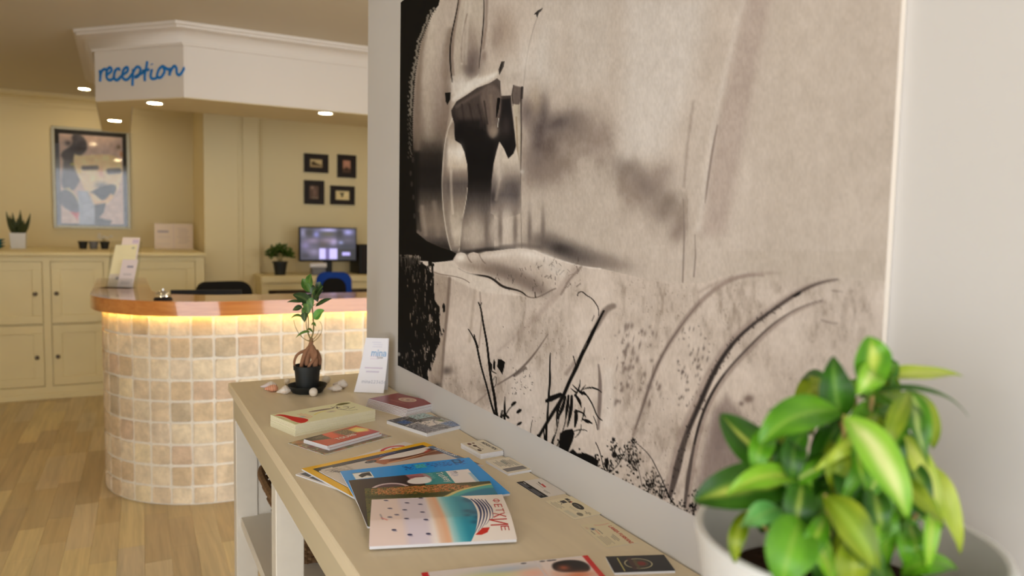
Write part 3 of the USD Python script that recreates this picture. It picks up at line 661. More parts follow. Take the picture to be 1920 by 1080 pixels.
def f2(p): p.rect(14, 30, 86, 90, (170, 128, 108), 1, 10); p.blob((50, 72), 22, 18, (196, 150, 128), .7); p.rect(14, 8, 86, 34, (96, 74, 56), .9, 14); p.blob((50, 34), 18, 10, (50, 36, 28), .8)
def f3(p): p.rect(10, 8, 90, 92, (104, 84, 72), 1, 10); p.blob((34, 80), 14, 10, (164, 140, 124), .9); p.blob((54, 50), 16, 28, (140, 112, 98), .8); p.rect(30, 10, 86, 20, (140, 124, 108), .8, 8)
def f4(p): p.rect(8, 8, 92, 92, (214, 198, 152), 1, 6); p.poly([(30, 72), (60, 74), (54, 56), (52, 36), (44, 34), (42, 58)], (66, 56, 40), 1, 8); p.blob((74, 56), 12, 8, (228, 216, 176), .8)
photo_frame('small dark photo frame, top left of four, showing a pale landscape', 1.486, 1.706, 1.822, 1.992, f1)
photo_frame('upright dark photo frame, top right of four, with a pinkish photograph', 1.793, 1.970, 1.790, 2.002, f2)
photo_frame('upright dark photo frame, bottom left of four, with a dim brown photograph', 1.486, 1.668, 1.530, 1.748, f3)
photo_frame('small dark photo frame, bottom right of four, with one dark figure on cream', 1.727, 1.957, 1.534, 1.710, f4)

# ------------------------------------------------------------------ back desk with screen, pot plant and tower
dk = thing('back_desk', 'cream desk along the back wall below the four small photo frames', 'desk', (2.0, 6.6, 0))
obj('desk_top', box(1.022, 6.40, 0.835, 3.19, 6.895, 0.896, 0.006), M['cab'], dk, smooth=False)
obj('end_panel', box(1.030, 6.42, 0.0, 1.085, 6.89, 0.835, 0.003), M['cab'], dk, smooth=False)
obj('rail', box(1.085, 6.425, 0.772, 3.19, 6.450, 0.835, 0.003), M['cab'], dk, smooth=False)
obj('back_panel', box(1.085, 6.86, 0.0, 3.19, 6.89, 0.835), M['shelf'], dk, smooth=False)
obj('inner_shelf', box(1.085, 6.47, 0.55, 3.19, 6.86, 0.575), M['cab'], dk, smooth=False)
DZ = 0.896
sc = thing('desk_screen', 'wide black screen showing a grid of security camera pictures on the back desk', 'screen', (1.64, 6.62, DZ))
obj('screen_case', box(1.378, 6.60, 1.010, 1.897, 6.632, 1.318, 0.005), M['black'], sc, smooth=False)
gu, gv = np.meshgrid(np.linspace(0, 1, 120), np.linspace(0, 1, 74))
G = np.stack([1.390 + gu * (1.886 - 1.390), np.full_like(gu, 6.5985), 1.026 + gv * (1.308 - 1.026)], -1)
p = Print(gu * 710, (1 - gv) * 400, (54, 52, 66))
for (x, y, rx, ry, c, a) in ((40, 60, 40, 60, (140, 138, 176), .8), (110, 60, 60, 50, (34, 26, 28), 1), (200, 80, 40, 40, (120, 122, 190), .8), (60, 220, 60, 60, (110, 100, 140), .8), (160, 160, 90, 40, (120, 106, 130), .8), (170, 300, 90, 60, (130, 120, 150), .7), (60, 350, 50, 30, (36, 30, 44), .9),
                         (360, 20, 130, 26, (156, 152, 200), .9), (350, 75, 80, 26, (70, 66, 50), .95), (420, 170, 60, 50, (150, 140, 180), .9), (290, 200, 60, 50, (60, 50, 50), .9), (340, 150, 80, 40, (128, 112, 130), .7),
                         (610, 45, 70, 40, (140, 140, 196), .9), (500, 60, 40, 60, (26, 22, 30), .9), (520, 180, 30, 22, (150, 160, 214), .9), (610, 150, 80, 40, (84, 80, 96), .8), (590, 240, 120, 50, (34, 36, 50), .9)): p.blob((x, y), rx, ry, c, a)
p.rect(236, 252, 318, 392, (176, 170, 226), .95, 16); p.rect(366, 252, 470, 392, (176, 170, 226), .95, 16); p.rect(318, 250, 366, 392, (96, 84, 140), .9, 14)
p.rect(474, 262, 706, 398, (26, 24, 30), 1, 10); p.rect(532, 302, 638, 346, (160, 154, 214), 1, 8)
for x in (236, 472): p.rect(x - 2, 0, x + 2, 400, (30, 28, 38), .8, 4)
for y in (128, 256): p.rect(0, y - 2, 710, y + 2, (30, 28, 38), .6, 4)
grid_obj('picture', G, p.colors(1.0), M['ink_screen'], sc)
obj('neck', box(1.60, 6.625, 0.91, 1.68, 6.65, 1.06, .004), M['black'], sc, smooth=False)
obj('foot', [box(1.53, 6.55, DZ, 1.75, 6.72, DZ + 0.014, .005)], M['black'], sc, smooth=False)
pb = thing('desk_plant', 'small bushy green plant in a black pot on the left of the back desk', 'potted plant', (1.205, 6.55, DZ))
obj('pot', lathe([(0, 0), (0.044, 0), (0.060, 0.105), (0.066, 0.106), (0.066, 0.118), (0.056, 0.118), (0.05, 0.10), (0, 0.098)], 28, (1.205, 6.55, DZ)), M['blackpot'], pb)
rb = np.random.default_rng(5); lv = []
for k in range(460):
    d = rb.normal(0, 1, 3); d[2] = abs(d[2]) * 0.9 - 0.15; d /= np.linalg.norm(d); q = np.array([1.205, 6.55, DZ + 0.165]) + d * [0.100, 0.095, 0.085] * rb.uniform(0.45, 1.08)
    n = rb.normal(0, 1, 3); n /= np.linalg.norm(n); e = np.cross(n, d); e /= np.linalg.norm(e); ln, w = rb.uniform(0.022, 0.040), rb.uniform(0.008, 0.013)
    v = np.array([q, q + d * ln * .5 + e * w + n * .002, q + d * ln, q + d * ln * .5 - e * w + n * .002, q + d * ln * .5 - n * .002]); lv.append(trimesh.Trimesh(v, [[0, 4, 1], [4, 2, 1], [0, 3, 4], [4, 3, 2]], process=False))
obj('foliage', lv, M['bushgreen'], pb, kind='stuff')
obj('stem', [tube([(1.205, 6.55, DZ + .09), (1.205 + dx, 6.55 + dy, DZ + .19)], .003, 6) for dx, dy in ((0, 0), (.04, .01), (-.04, .02), (.01, -.04), (-.03, -.03))], M['twig'], pb)
tw = thing('computer_tower', 'black upright computer case beside the screen, cut by the white wall edge', 'computer', (1.99, 6.62, DZ))
obj('case', box(1.905, 6.55, DZ, 2.06, 6.86, 1.165, 0.006), M['black'], tw, smooth=False)
obj('front_panel', box(1.93, 6.542, DZ + .02, 2.035, 6.551, 1.145, 0.003), M['darkframe'], tw, smooth=False)
pp = thing('paper_roll', 'small white paper roll lying on the desk under the screen', 'paper', (1.52, 6.50, DZ))
obj('roll', mv(rot(lathe([(0.008, -0.07), (0.022, -0.07), (0.022, 0.07), (0.008, 0.07), (0.008, -0.07)], 24), math.pi / 2, (0.2, 1, 0.1)), 1.52, 6.49, DZ + 0.085), M['paper'], pp)
obj('holder_foot', box(1.46, 6.46, DZ, 1.58, 6.535, DZ + 0.063, .006), M['greypot'], pp, smooth=False)

# ------------------------------------------------------------------ console table along the mural wall
TZ = 0.86
cn = thing('console_table', 'long white console table with a beige top standing along the mural wall', 'table', (0.46, 1.2, 0))
obj('table_top', box(0.257, 0.18, TZ - 0.026, 0.659, 2.185, TZ, 0.003), M['tabletop'], cn, smooth=False)
obj('apron', box(0.266, 0.22, 0.768, 0.288, 2.135, TZ - 0.026, 0.0015), M['apron'], cn, smooth=False)
obj('apron', box(0.288, 2.115, 0.768, 0.659, 2.137, TZ - 0.026, 0.0015), M['apron'], cn, smooth=False)
obj('apron', box(0.288, 0.22, 0.768, 0.659, 0.242, TZ - 0.026, 0.0015), M['apron'], cn, smooth=False)
obj('end_panel', box(0.320, 2.120, 0.462, 0.602, 2.134, 0.770, 0.001), M['table'], cn, smooth=False)
for y in (2.115, 1.515, 0.92, 0.235):
    obj('leg', box(0.268, y, 0.0, 0.326, y + 0.05, TZ - 0.028 if y > 0 else 0.8, 0.002), M['table'], cn, smooth=False)
    obj('leg', box(0.600, y, 0.0, 0.655, y + 0.05, TZ - 0.028, 0.002), M['table'], cn, smooth=False)
for a, b in ((1.56, 2.12), (0.965, 1.52), (0.28, 0.925)):
    obj('shelf', box(0.279, a, 0.462, 0.655, b, 0.487, 0.002), M['table'], cn, smooth=False)
# wicker basket on the shelf
bk = thing('wicker_basket', 'brown wicker basket standing on the shelf under the console table', 'basket', (0.44, 1.80, 0.487))
def ring(t, k=44):      # rounded rectangle, tapering to the bottom
    hx, hy = 0.080 + 0.055 * t, 0.055 + 0.150 * t; a = np.linspace(0, 2 * np.pi, k, endpoint=False)
    c, s_ = np.cos(a), np.sin(a); e = 0.45
    return np.column_stack([0.438 + hx * np.sign(c) * abs(c) ** e, 1.80 + hy * np.sign(s_) * abs(s_) ** e])
nr = 13; wv = []
for j in range(nr):
    t = j / (nr - 1); q = ring(t); k = np.arange(len(q)); cen = q.mean(0); d = (q - cen) / np.linalg.norm(q - cen, axis=1, keepdims=True)
    pts = np.column_stack([q + d * (0.0035 * np.where((k + j) % 2 == 0, 1, -1))[:, None], np.full(len(q), 0.494 + 0.165 * t)])
    wv.append(tube(np.vstack([pts, pts[:1]]), 0.0062, 5))
obj('weave', wv, M['wicker'], bk, kind='stuff')
obj('base', mv(prism([tuple(p) for p in ring(0)], 0, 0.006), 0, 0, 0.487), M['wicker'], bk)
q = ring(1.02); pts = np.column_stack([q, np.full(len(q), 0.668)]); obj('rim', tube(np.vstack([pts, pts[:2]]), 0.010, 7), M['wicker'], bk)

# ------------------------------------------------------------------ printed matter on the table
class Frame:
    """a sheet's own frame: far-left corner, direction of its far edge, optional slope; u runs right, v runs towards the near edge (mm)"""
    def __init__(s, c, ang, w, h, z, dz=0.0):
        a = math.radians(ang); s.o = np.array([c[0], c[1], z]); s.u = np.array([math.cos(a), math.sin(a), 0]); s.v = np.array([math.sin(a), -math.cos(a), 0]); s.w, s.h, s.dz = w, h, dz
        s.v = s.v + np.array([0, 0, dz / h])
    def at(s, u, v, z=0.0): return s.o + s.u * u + s.v * v + np.array([0, 0, z])
    def slab(s, z0, z1, inset=0.0, curl=0.0, n=1):
        """block between heights z0 and z1 relative to the frame"""
        i = inset; us, vs = (i, s.w - i), (i, s.h - i)
        v = [s.at(u, w, z) for z in (z0, z1) for (u, w) in ((us[0], vs[0]), (us[1], vs[0]), (us[1], vs[1]), (us[0], vs[1]))]
        f = [[0, 1, 2], [0, 2, 3], [4, 6, 5], [4, 7, 6]] + [q for k in range(4) for q in ([k, k + 4, (k + 1) % 4 + 4], [k, (k + 1) % 4 + 4, (k + 1) % 4])]
        m = trimesh.Trimesh(np.array(v), f, process=False); m.fix_normals(); return m
def cover(fr, z, paint, basecol, t, mat='ink_gloss', mm=1.0, name='cover', bend=None):
    nu, nv = max(8, int(fr.w * 1000 / mm)), max(8, int(fr.h * 1000 / mm))
    u, v = np.meshgrid(np.linspace(0, fr.w, nu), np.linspace(0, fr.h, nv))
    G = fr.o + u[..., None] * fr.u + v[..., None] * fr.v + np.array([0, 0, z])
    if bend is not None: G[..., 2] += bend(u / fr.w, v / fr.h)
    p = Print(u * 1000, v * 1000, basecol); paint(p)
    grid_obj(name, G, p.colors(K), M[mat], t, flip=True)
def letters(t, fr, text, height, u, v, ang, mat, z, bold=False, name='lettering', squeeze=1.0, bend=None):
    """flat lettering from (u, v) mm of the sheet, reading along ang degrees (0 = along the far edge, 90 = towards the viewer)"""
    m = meshkit.text_mesh(text, height / 1000, 0.00012, bold); x, y, zz = m.vertices.T; a = math.radians(ang); x = x * squeeze
    U = u / 1000 + x * math.cos(a) + y * math.sin(a); V = v / 1000 + x * math.sin(a) - y * math.cos(a)
    m.vertices = fr.o + U[:, None] * fr.u + V[:, None] * fr.v + np.array([0, 0, 1.0]) * (z + zz)[:, None]
    if bend is not None: m.vertices[:, 2] += bend(U / fr.w, V / fr.h)
    m.fix_normals(); obj(name, m, M[mat], t, smooth=False)
def booklet(name, label, fr, th, paint, basecol, cat='magazine', mat='ink_gloss', mm=0.9, pages='paperedge', bend=None):
    t = thing(name, label, cat, fr.o)
    pg = fr.slab(-th, -0.0003, 0.0006)
    if bend is not None:
        for _ in range(4): pg = pg.subdivide()
        q = pg.vertices - fr.o; v_ = q @ (fr.v / np.linalg.norm(fr.v)); pg.vertices[:, 2] += bend(0, v_ / fr.h)
    obj('pages', pg, M[pages], t, smooth=False)
    cover(fr, 0.0, paint, basecol, t, mat, mm, bend=bend)
    return t
def speck(p, sx, sy, lo, hi, cols, box_=None, seed=0, a=1.0, octv=3):
    g = p.noise(sx, sy, octv, seed); i = np.nonzero((g > lo) & (g < hi) & (True if box_ is None else ((p.U > box_[0]) & (p.U < box_[2]) & (p.V > box_[1]) & (p.V < box_[3]))))[0]
    g2 = p.noise(sx * 1.7, sy * 1.7, 2, seed + 7)[i]; c = np.array(cols, float); k = np.clip(((g2 - .25) * 2 * len(c)).astype(int), 0, len(c) - 1); p.C[i] += (c[k] - p.C[i]) * a

# pile of magazines, from the bottom up
fr = Frame((0.265, 1.306), 24.5, 0.270, 0.176, TZ + 0.0024)
def white_mag(p):
    p.rect(6, 6, 60, 30, (60, 60, 66), .9, 2); p.stroke([(196, 12), (214, 5), (236, 9), (246, 20)], 7, (196, 48, 52), 1, 1.5, True); p.stroke([(222, 16), (232, 26)], 6, (196, 48, 52), 1, 1.5)
    p.rect(4, 34, 14, 120, (70, 70, 76), .9, 1.5); p.rect(17, 40, 20, 160, (170, 168, 172), .8, 1)
booklet('magazine', 'white magazine with red script lettering at the very bottom of the pile', fr, 0.0023, white_mag, (216, 210, 208))
fr = Frame((0.279, 1.322), 14.2, 0.272, 0.187, TZ + 0.0058)
def yellow_mag(p):
    p.rect(15, 15, 257, 172, (60, 62, 80), 1, 1); p.rect(15, 26, 130, 60, (200, 192, 186), .0, 2)
    p.rect(16, 20, 120, 172, (92, 80, 56), .8, 4); p.rect(22, 15, 257, 31, (58, 62, 82), 1, 1.5); p.oval((168, 24), 19, 6.5, (28, 32, 96), 1, 0, 2); p.stroke([(150, 25), (168, 18.5), (186, 23)], 1.4, (180, 184, 220), .9, 1, True)
    p.rect(24, 27, 47, 43, (214, 208, 204), 1, 2); lines(p, 26, 45, (31, 34, 37, 40), 1.2, (90, 84, 84), .8, 1, 3)
t = booklet('magazine', 'magazine with a bright yellow border round its cover, second from the bottom of the pile', fr, 0.0032, yellow_mag, (240, 178, 14))
fr = Frame((0.303, 1.290), 14.2, 0.251, 0.160, TZ + 0.0078)
def cap_mag(p):
    p.rect(0, 0, 251, 160, (198, 190, 186), 1, 1)
    p.poly([(96, -2), (252, -2), (252, 40), (190, 46), (110, 42)], (176, 112, 74), 1, 3)
    p.poly([(120, 6), (160, 0), (214, 6), (252, 30), (252, 60), (200, 44), (150, 40)], (120, 70, 48), .9, 10)
    p.poly([(116, 13), (150, 1), (190, -3), (232, -4), (238, 8), (226, 20), (200, 27), (168, 27), (140, 21)], (222, 216, 214), 1, 2.4, True)
    p.stroke([(212, 30), (224, 22), (240, 16)], 7, (176, 70, 58), .9, 5, True); p.poly([(226, 10), (252, 14), (252, 26), (232, 24)], (60, 34, 30), .9, 5)
    p.stroke([(120, 40), (190, 36), (250, 30)], 5, (222, 190, 160), .8, 4); p.stroke([(130, 30), (190, 30), (230, 34)], 4, (90, 50, 34), .7, 5)
    p.rect(238, -1, 252, 150, (96, 122, 156), 1, 1.2); p.oval((100, 12), 12, 7, (44, 42, 46), .95, 0, 2); p.oval((100, 12), 8, 4.4, (150, 146, 146), .8, 0, 1.5); p.oval((100, 12), 5.5, 2.6, (50, 48, 52), .9, 0, 1.5)
    lines(p, 6, 60, range(4, 60, 5), 1.3, (150, 142, 142), .7, 1, 22, 3); p.rect(48, 0, 54, 90, (170, 160, 156), .7, 3)
    for k in range(7): p.rect(8 + k * 5, 6 + k * 6, 34 + k * 4, 9 + k * 6, (120, 112, 114), .6, 1.4)
t = booklet('magazine', 'magazine with a white cap photo and blue grey band, on the yellow bordered one', fr, 0.0018, cap_mag, (200, 192, 188))
letters(t, fr, 'TRAVELLER', 9, 241.5, 14, 90, 'white_ink', 0.0002, True)
letters(t, fr, 'TRIPS', 9, 12, 14, 60, 'grey_ink', 0.0002)
fr = Frame((0.334, 1.262), -5.2, 0.243, 0.205, TZ + 0.0114)
def blue_mag(p):
    p.rect(18, 18, 50, 52, (226, 226, 226), 1, .8); p.poly([(26, 34), (34, 24), (48, 22), (48, 44), (40, 38), (30, 46)], (40, 40, 44), 1, 1.5); p.rect(18, 18, 50, 20, (40, 40, 44), .8, .8)
    speck(p, .3, .3, .60, 1, [(30, 90, 170)], (110, 8, 228, 34), 3, .9, 2); p.rect(132, 8, 152, 30, (120, 200, 150), .5, 3); p.rect(205, 4, 222, 26, (40, 60, 90), .6, 4); p.oval((213, 14), 5, 8, (44, 150, 214), .8, 0, 2)
    lines(p, 170, 205, (12, 18, 24, 30), 1.4, (34, 92, 160), .8, 1.2, 10)
t = booklet('magazine', 'bright blue magazine lying across the middle of the pile', fr, 0.0035, blue_mag, (14, 150, 236))
fr = Frame((0.332, 1.199), -8.0, 0.212, 0.204, TZ + 0.0148)
def brown_mag(p):
    p.rect(0, 0, 130, 204, (52, 34, 34), 1, 1); p.blob((60, 60), 40, 60, (70, 44, 44), .6)
    p.rect(120, 0, 172, 90, (58, 146, 150), 1, 1); p.rect(170, 0, 213, 96, (222, 216, 216), 1, 1)
    p.poly([(96, -2), (128, -2), (136, 14), (130, 44), (112, 44), (100, 16)], (166, 112, 118), 1, 4, True); p.poly([(108, 20), (126, 14), (134, 26), (132, 46), (104, 50), (96, 44)], (230, 220, 220), 1, 4, True); p.stroke([(104, 14), (126, 16)], 6, (120, 70, 76), .9, 4)
    p.oval((60, 66), 34, 34, (198, 180, 184), 1, 0, 2); p.oval((60, 66), 28, 28, (96, 66, 70), 1, 0, 3); p.oval((60, 66), 30.6, 30.6, (60, 40, 44), .0, 0, 3)
    lines(p, 125, 145, range(3, 34, 4), 1.2, (170, 206, 204), .8, 1, 4); lines(p, 174, 186, range(4, 34, 5), 1.6, (130, 130, 170), .8, 1.2, 4)
    p.rect(206, 20, 213, 96, (90, 160, 200), .5, 4)
t = booklet('magazine', 'dark brown magazine with a coffee cup photo and a teal panel', fr, 0.0033, brown_mag, (60, 40, 40))
letters(t, fr, 'Turkey', 12, 150, 4, 82, 'white_ink', 0.0002)
letters(t, fr, 'SEN', 5, 182, 5, 82, 'grey_ink', 0.0002)
droop = lambda a, b: -0.0135 * np.clip((b - 0.58) / 0.42, 0, 1) ** 1.35
fr = Frame((0.344, 1.146), -14.8, 0.210, 0.160, TZ + 0.0162)
def coast_mag(p):
    p.rect(0, 0, 211, 161, (92, 92, 40), 1, 1)
    speck(p, .22, .34, .0, .45, [(60, 66, 24), (84, 84, 30), (120, 100, 40)], None, 2); speck(p, .3, .5, .48, 1, [(190, 110, 56), (176, 90, 50), (206, 150, 90), (120, 100, 40)], (20, 2, 170, 38), 5, .95)
    speck(p, .5, .8, .56, 1, [(222, 170, 120), (206, 120, 70), (150, 130, 60)], (10, 4, 180, 30), 9, .9); p.stroke([(0, 40), (90, 48), (150, 44)], 12, (70, 70, 30), .8, 8)
    p.poly([(146, 0), (211, -1), (211, 10), (160, 14)], (70, 70, 34), .8, 8)
    p.poly([(130, 52), (150, 34), (180, 20), (212, 12), (212, 162), (120, 162)], (206, 190, 130), 1, 3, True); p.poly([(138, 54), (156, 38), (184, 25), (214, 18), (214, 164), (126, 164)], (86, 172, 166), 1, 4, True); p.poly([(150, 58), (168, 44), (214, 34), (214, 164), (140, 164)], (40, 128, 158), 1, 10, True)
t = booklet('magazine', 'magazine with an orange and green coastline photo, directly under the top one', fr, 0.0013, coast_mag, (92, 92, 40))
fr = Frame((0.336, 1.081), -18.6, 0.206, 0.142, TZ + 0.0208)
def beach_mag(p):
    p.rect(0, 0, 60, 143, (214, 196, 196), 1, 2)
    p.poly([(-2, -2), (42, -2), (54, 145), (-2, 145)], (220, 202, 196), 1, 14); p.poly([(40, -2), (84, -2), (86, 145), (54, 145)], (208, 198, 208), 1, 14)
    p.poly([(84, -2), (100, -2), (114, 145), (98, 145)], (218, 186, 162), 1, 10); p.poly([(92, -2), (106, -2), (116, 60), (116, 145), (106, 145)], (216, 170, 138), .7, 8)
    p.poly([(100, -2), (206, -2), (206, 145), (116, 145)], (176, 202, 200), 1, 8); p.poly([(108, -2), (206, -2), (206, 145), (124, 145)], (104, 178, 190), 1, 16); p.poly([(122, -2), (206, -2), (206, 145), (134, 145)], (48, 140, 162), 1, 22); p.poly([(150, -2), (206, -2), (206, 145), (156, 145)], (40, 112, 150), .9, 16)
    for (x, y, r_) in ((150, 22, 9), (146, 14, 6), (151, 70, 9), (144, 62, 7), (157, 88, 7), (150, 100, 6), (160, 112, 6), (142, 80, 5)): p.blob((x, y), r_, r_ * .8, (34, 88, 112), .7)
    arc = [(137, -2), (142, 4), (151, 15), (156, 36), (157.6, 69), (155, 95), (150, 118), (139, 145)]
    arc = [tuple(q) for q in spline(arc, 40)]
    p.poly(arc + [(210, 145), (210, -2)], (226, 216, 210), 1, 1.0)
    for k, (tp_, md, en) in enumerate([(154, 163, (147, 127)), (160, 168, (152, 123)), (165, 172.5, (158, 116)), (170, 177, (165, 108)), (176, 181, (172, 97))]):
        w = (3.6, 3.2, 2.8, 2.4, 2.0)[k]; q = [(tp_, 15 + k), (md - 2.5, 34 + k), (md, 58), (md - 1.2, 80), ((md + en[0]) / 2 - .5, (88 + en[1]) / 2 + 2), en]
        p.stroke(q, [w * .7, w, w, w * .7, w * .4, .3], (34, 46, 98), 1, .8, True)
    p.poly([(148, 129), (160, 114.5), (171, 114), (166, 125), (157, 129.5)], (190, 58, 48), 1, .8)
    for (x, y) in ((22, 6), (76, 2), (54, 20), (74, 28), (28, 40), (50, 48), (76, 60), (38, 66), (28, 74), (52, 82), (80, 88), (34, 110), (56, 122), (82, 122)):
        p.oval((x, y), 3.6, 1.9, (36, 36, 74), .95, 8, 1.2); p.oval((x + 1.5, y + 2.6), 3.4, 1.4, (150, 140, 160), .6, 8, 1.2)
    p.stroke([(14, 62), (18, 82)], 2.2, (140, 130, 134), .7, 2); p.stroke([(16, 76), (24, 84)], 2.4, (206, 110, 106), .8, 2)
t = booklet('magazine', 'beach photo magazine titled with red Cyrillic letters, on top of the pile', fr, 0.0045, beach_mag, (226, 216, 212), mm=0.6, bend=droop)
for ch, hgt, v0, v1 in (('Ф', 11.5, 19, 34), ('Е', 12, 41, 54), ('Т', 12.5, 59, 73), ('Х', 19, 75, 92), ('И', 26, 95, 111), ('Е', 12, 112.5, 123)):
    g = meshkit.text_mesh(ch, 0.012, 0.00012, False); x, y, zz = g.vertices.T; x = (x - x.min()) / np.ptp(x); y = (y - y.min()) / np.ptp(y)
    Um, Vm = (198.5 - hgt + y * hgt) / 1000, (v0 + x * (v1 - v0)) / 1000
    g.vertices = fr.o + Um[:, None] * fr.u + Vm[:, None] * fr.v + np.array([0, 0, 1.0]) * (0.0002 + zz + droop(Um / fr.w, Vm / fr.h))[:, None]; g.fix_normals(); obj('lettering', g, M['red_ink'], t, smooth=False)

fr = Frame((0.330, 0.851), -12.6, 0.228, 0.17, TZ + 0.0035)
def near_mag(p):
    p.rect(0, 0, 228, 170, (214, 206, 206), 1, 1); p.rect(0, 0, 9, 170, (196, 40, 40), 1, 1); p.rect(220, -1, 229, 170, (196, 48, 46), 1, 1.5)
    p.blob((95, 26), 46, 14, (214, 206, 140), .7); p.blob((110, 16), 40, 10, (160, 176, 206), .7); p.blob((140, 34), 22, 14, (226, 176, 160), .8); p.blob((80, 44), 30, 20, (190, 200, 150), .8)
    p.stroke([(152, 0), (156, 80)], 2, (206, 200, 204), .9, 1.5); p.rect(158, 4, 220, 80, (222, 208, 204), .8, 3)
    p.poly([(176, 12), (196, 8), (214, 16), (218, 34), (212, 44), (188, 42), (172, 36), (170, 22)], (34, 26, 26), 1, 5, True); p.blob((184, 28), 8, 8, (170, 96, 70), .9); p.blob((196, 52), 24, 12, (206, 128, 92), .9); p.blob((170, 42), 8, 10, (220, 180, 160), .8)
    for x in (136, 162, 172, 178): p.oval((x, 4), 4, 2, (70, 66, 72), .8, 0, 1.5)
t = booklet('magazine', 'white magazine with red edges and a dark haired figure, nearest the viewer on the table', fr, 0.0033, near_mag, (214, 206, 206))
letters(t, fr, 'V', 8, 62, 24, 120, 'grey_ink', 0.0002)

# business cards
def card(label, fr, th, paint, basecol=(212, 204, 190), mm=0.55, n=1, grp=None, mat='ink_matte', name='business_card'):
    if n > 1:
        h = (th - 0.0004) / (n - 1); b = Frame((fr.o[0], fr.o[1]), 0, fr.w, fr.h, TZ + h); b.u, b.v = fr.u, fr.v
        t0 = thing(name, grp, 'card', b.o, group=grp); obj('card_stock', b.slab(-h + .00002, 0.0, 0.0002), M['paper'], t0, smooth=False)
        rr = random.Random(n)
        for k in range(1, n - 1): dup(t0.GetPrim() if hasattr(t0, 'GetPrim') else t0, b.o + [rr.uniform(-.0007, .0007), rr.uniform(-.0007, .0007), h * k])
    t = thing(name, label, 'card', fr.o)
    obj('card_stock', fr.slab(-0.0004, -0.0001, 0.0002), M['paper'], t, smooth=False)
    cover(fr, 0.0, paint, basecol, t, mat, mm, name='print'); return t
def c1(p):
    for (x, y, rx, ry, c) in ((12, 14, 5, 3.4, (96, 62, 54)), (22, 12, 3.4, 2.4, (120, 92, 76)), (16, 30, 5.2, 3, (66, 48, 36)), (10, 60, 6, 3, (90, 74, 66)), (19, 56, 2, 2, (140, 130, 120))): p.oval((x, y), ry * 1.2, rx * 1.25, c, .9, 8, 1.6)
    p.stroke([(17, 36), (16, 54)], 2.2, (80, 64, 52), .9, 1.2); lines_v(p, (3.5, 6), 22, 66); p.stroke([(30, 22), (29, 46)], 1.1, (150, 146, 140), .8, 1)
def lines_v(p, xs, y0, y1, w=1.0, col=(140, 134, 128), a=.8, jit=6, seed=2):
    rr = random.Random(seed)
    for x in xs: p.stroke([(x, y0 + rr.uniform(0, jit)), (x, y1 - rr.uniform(0, jit))], w, col, a, .8)
fr = Frame((0.602, 1.336), 3.5, 0.052, 0.083, TZ + 0.0105)
t = card('top card of the thick pile by the wall, with brown pictures and black capitals', fr, 0.0105, c1, n=12, grp='plain white cards piled under the card with brown pictures'); letters(t, fr, 'NESSA PEN', 7.2, 38, 14, 90, 'black_ink', 0.0001, True, squeeze=1.05)
def c2(p):
    p.rect(3, 58, 47, 76, (132, 128, 128), 1, 1); lines_v(p, range(8, 46, 3), 8, 54, 1.1, (110, 112, 112), .85, 12, 5); lines_v(p, (24, 28, 32), 12, 40, 1.6, (84, 96, 98), .7, 4, 9)
fr = Frame((0.606, 1.229), 3.0, 0.052, 0.085, TZ + 0.0045)
card('top card of the low pile with fine lines of text and a grey band', fr, 0.0045, c2, n=7, grp='plain white cards piled under the card with the grey band')
def c3(p):
    p.rect(0, 0, 15, 85, (34, 32, 36), 1, .6); lines_v(p, (3.5, 6.5, 9.5), 4, 80, 1.3, (150, 150, 160), .9, 10, 3); p.rect(4, 30, 12, 40, (28, 28, 32), .9, 1.5); p.stroke([(11, 6), (11.5, 14)], 1.6, (214, 210, 206), .9, .8)
    p.stroke([(36, 16), (34, 28)], 2.2, (70, 64, 58), .9, 1); p.stroke([(36, 28), (34, 42)], 4.2, (176, 56, 56), .85, 1.4); p.stroke([(30, 20), (28, 46)], 1.2, (150, 130, 124), .7, 1); lines_v(p, (22, 25), 54, 74, 1.1, (110, 100, 98), .8, 3)
fr = Frame((0.607, 1.107), 0.5, 0.051, 0.085, TZ + 0.0006)
card('white card with a black band on its left edge and a red mark', fr, 0.0006, c3, (208, 202, 198))
def c4(p):
    p.oval((37, 42), 7, 16, (48, 46, 46), .95, 6, 1); p.stroke([(36, 32), (38, 40), (36, 50)], 1.6, (170, 164, 156), .8, 1, True); p.stroke([(33, 36), (34, 50)], 1.0, (150, 146, 140), .7, 1)
    p.rect(22, 10, 31, 21, (44, 42, 46), .95, 1); lines_v(p, (24, 27, 29), 11, 20, .8, (140, 136, 136), .6, 2); p.rect(35, 5, 41, 15, (54, 50, 50), .9, 1); p.rect(33, 17, 39, 24, (60, 50, 46), .9, 1.2); p.rect(36, 20, 39, 24, (176, 60, 50), .9, 1)
    p.stroke([(17, 12), (20, 20), (16, 24)], 1.2, (90, 84, 80), .8, .8, True); lines_v(p, (4, 7, 10, 13), 6, 40, .9, (130, 124, 114), .8, 6); lines_v(p, (22, 25), 36, 62, .9, (160, 152, 138), .8, 4); p.oval((20, 72), 4.6, 7.5, (110, 106, 96), .8, 8, 1.2); lines_v(p, (31, 34, 37), 66, 82, 1.0, (60, 56, 52), .8, 6); p.rect(4, 48, 13, 80, (190, 186, 170), .7, 4)
fr = Frame((0.606, 1.006), 1.5, 0.053, 0.086, TZ + 0.0006)
card('cream card with a dark oval emblem, third from the near end of the row', fr, 0.0006, c4, (212, 202, 178))
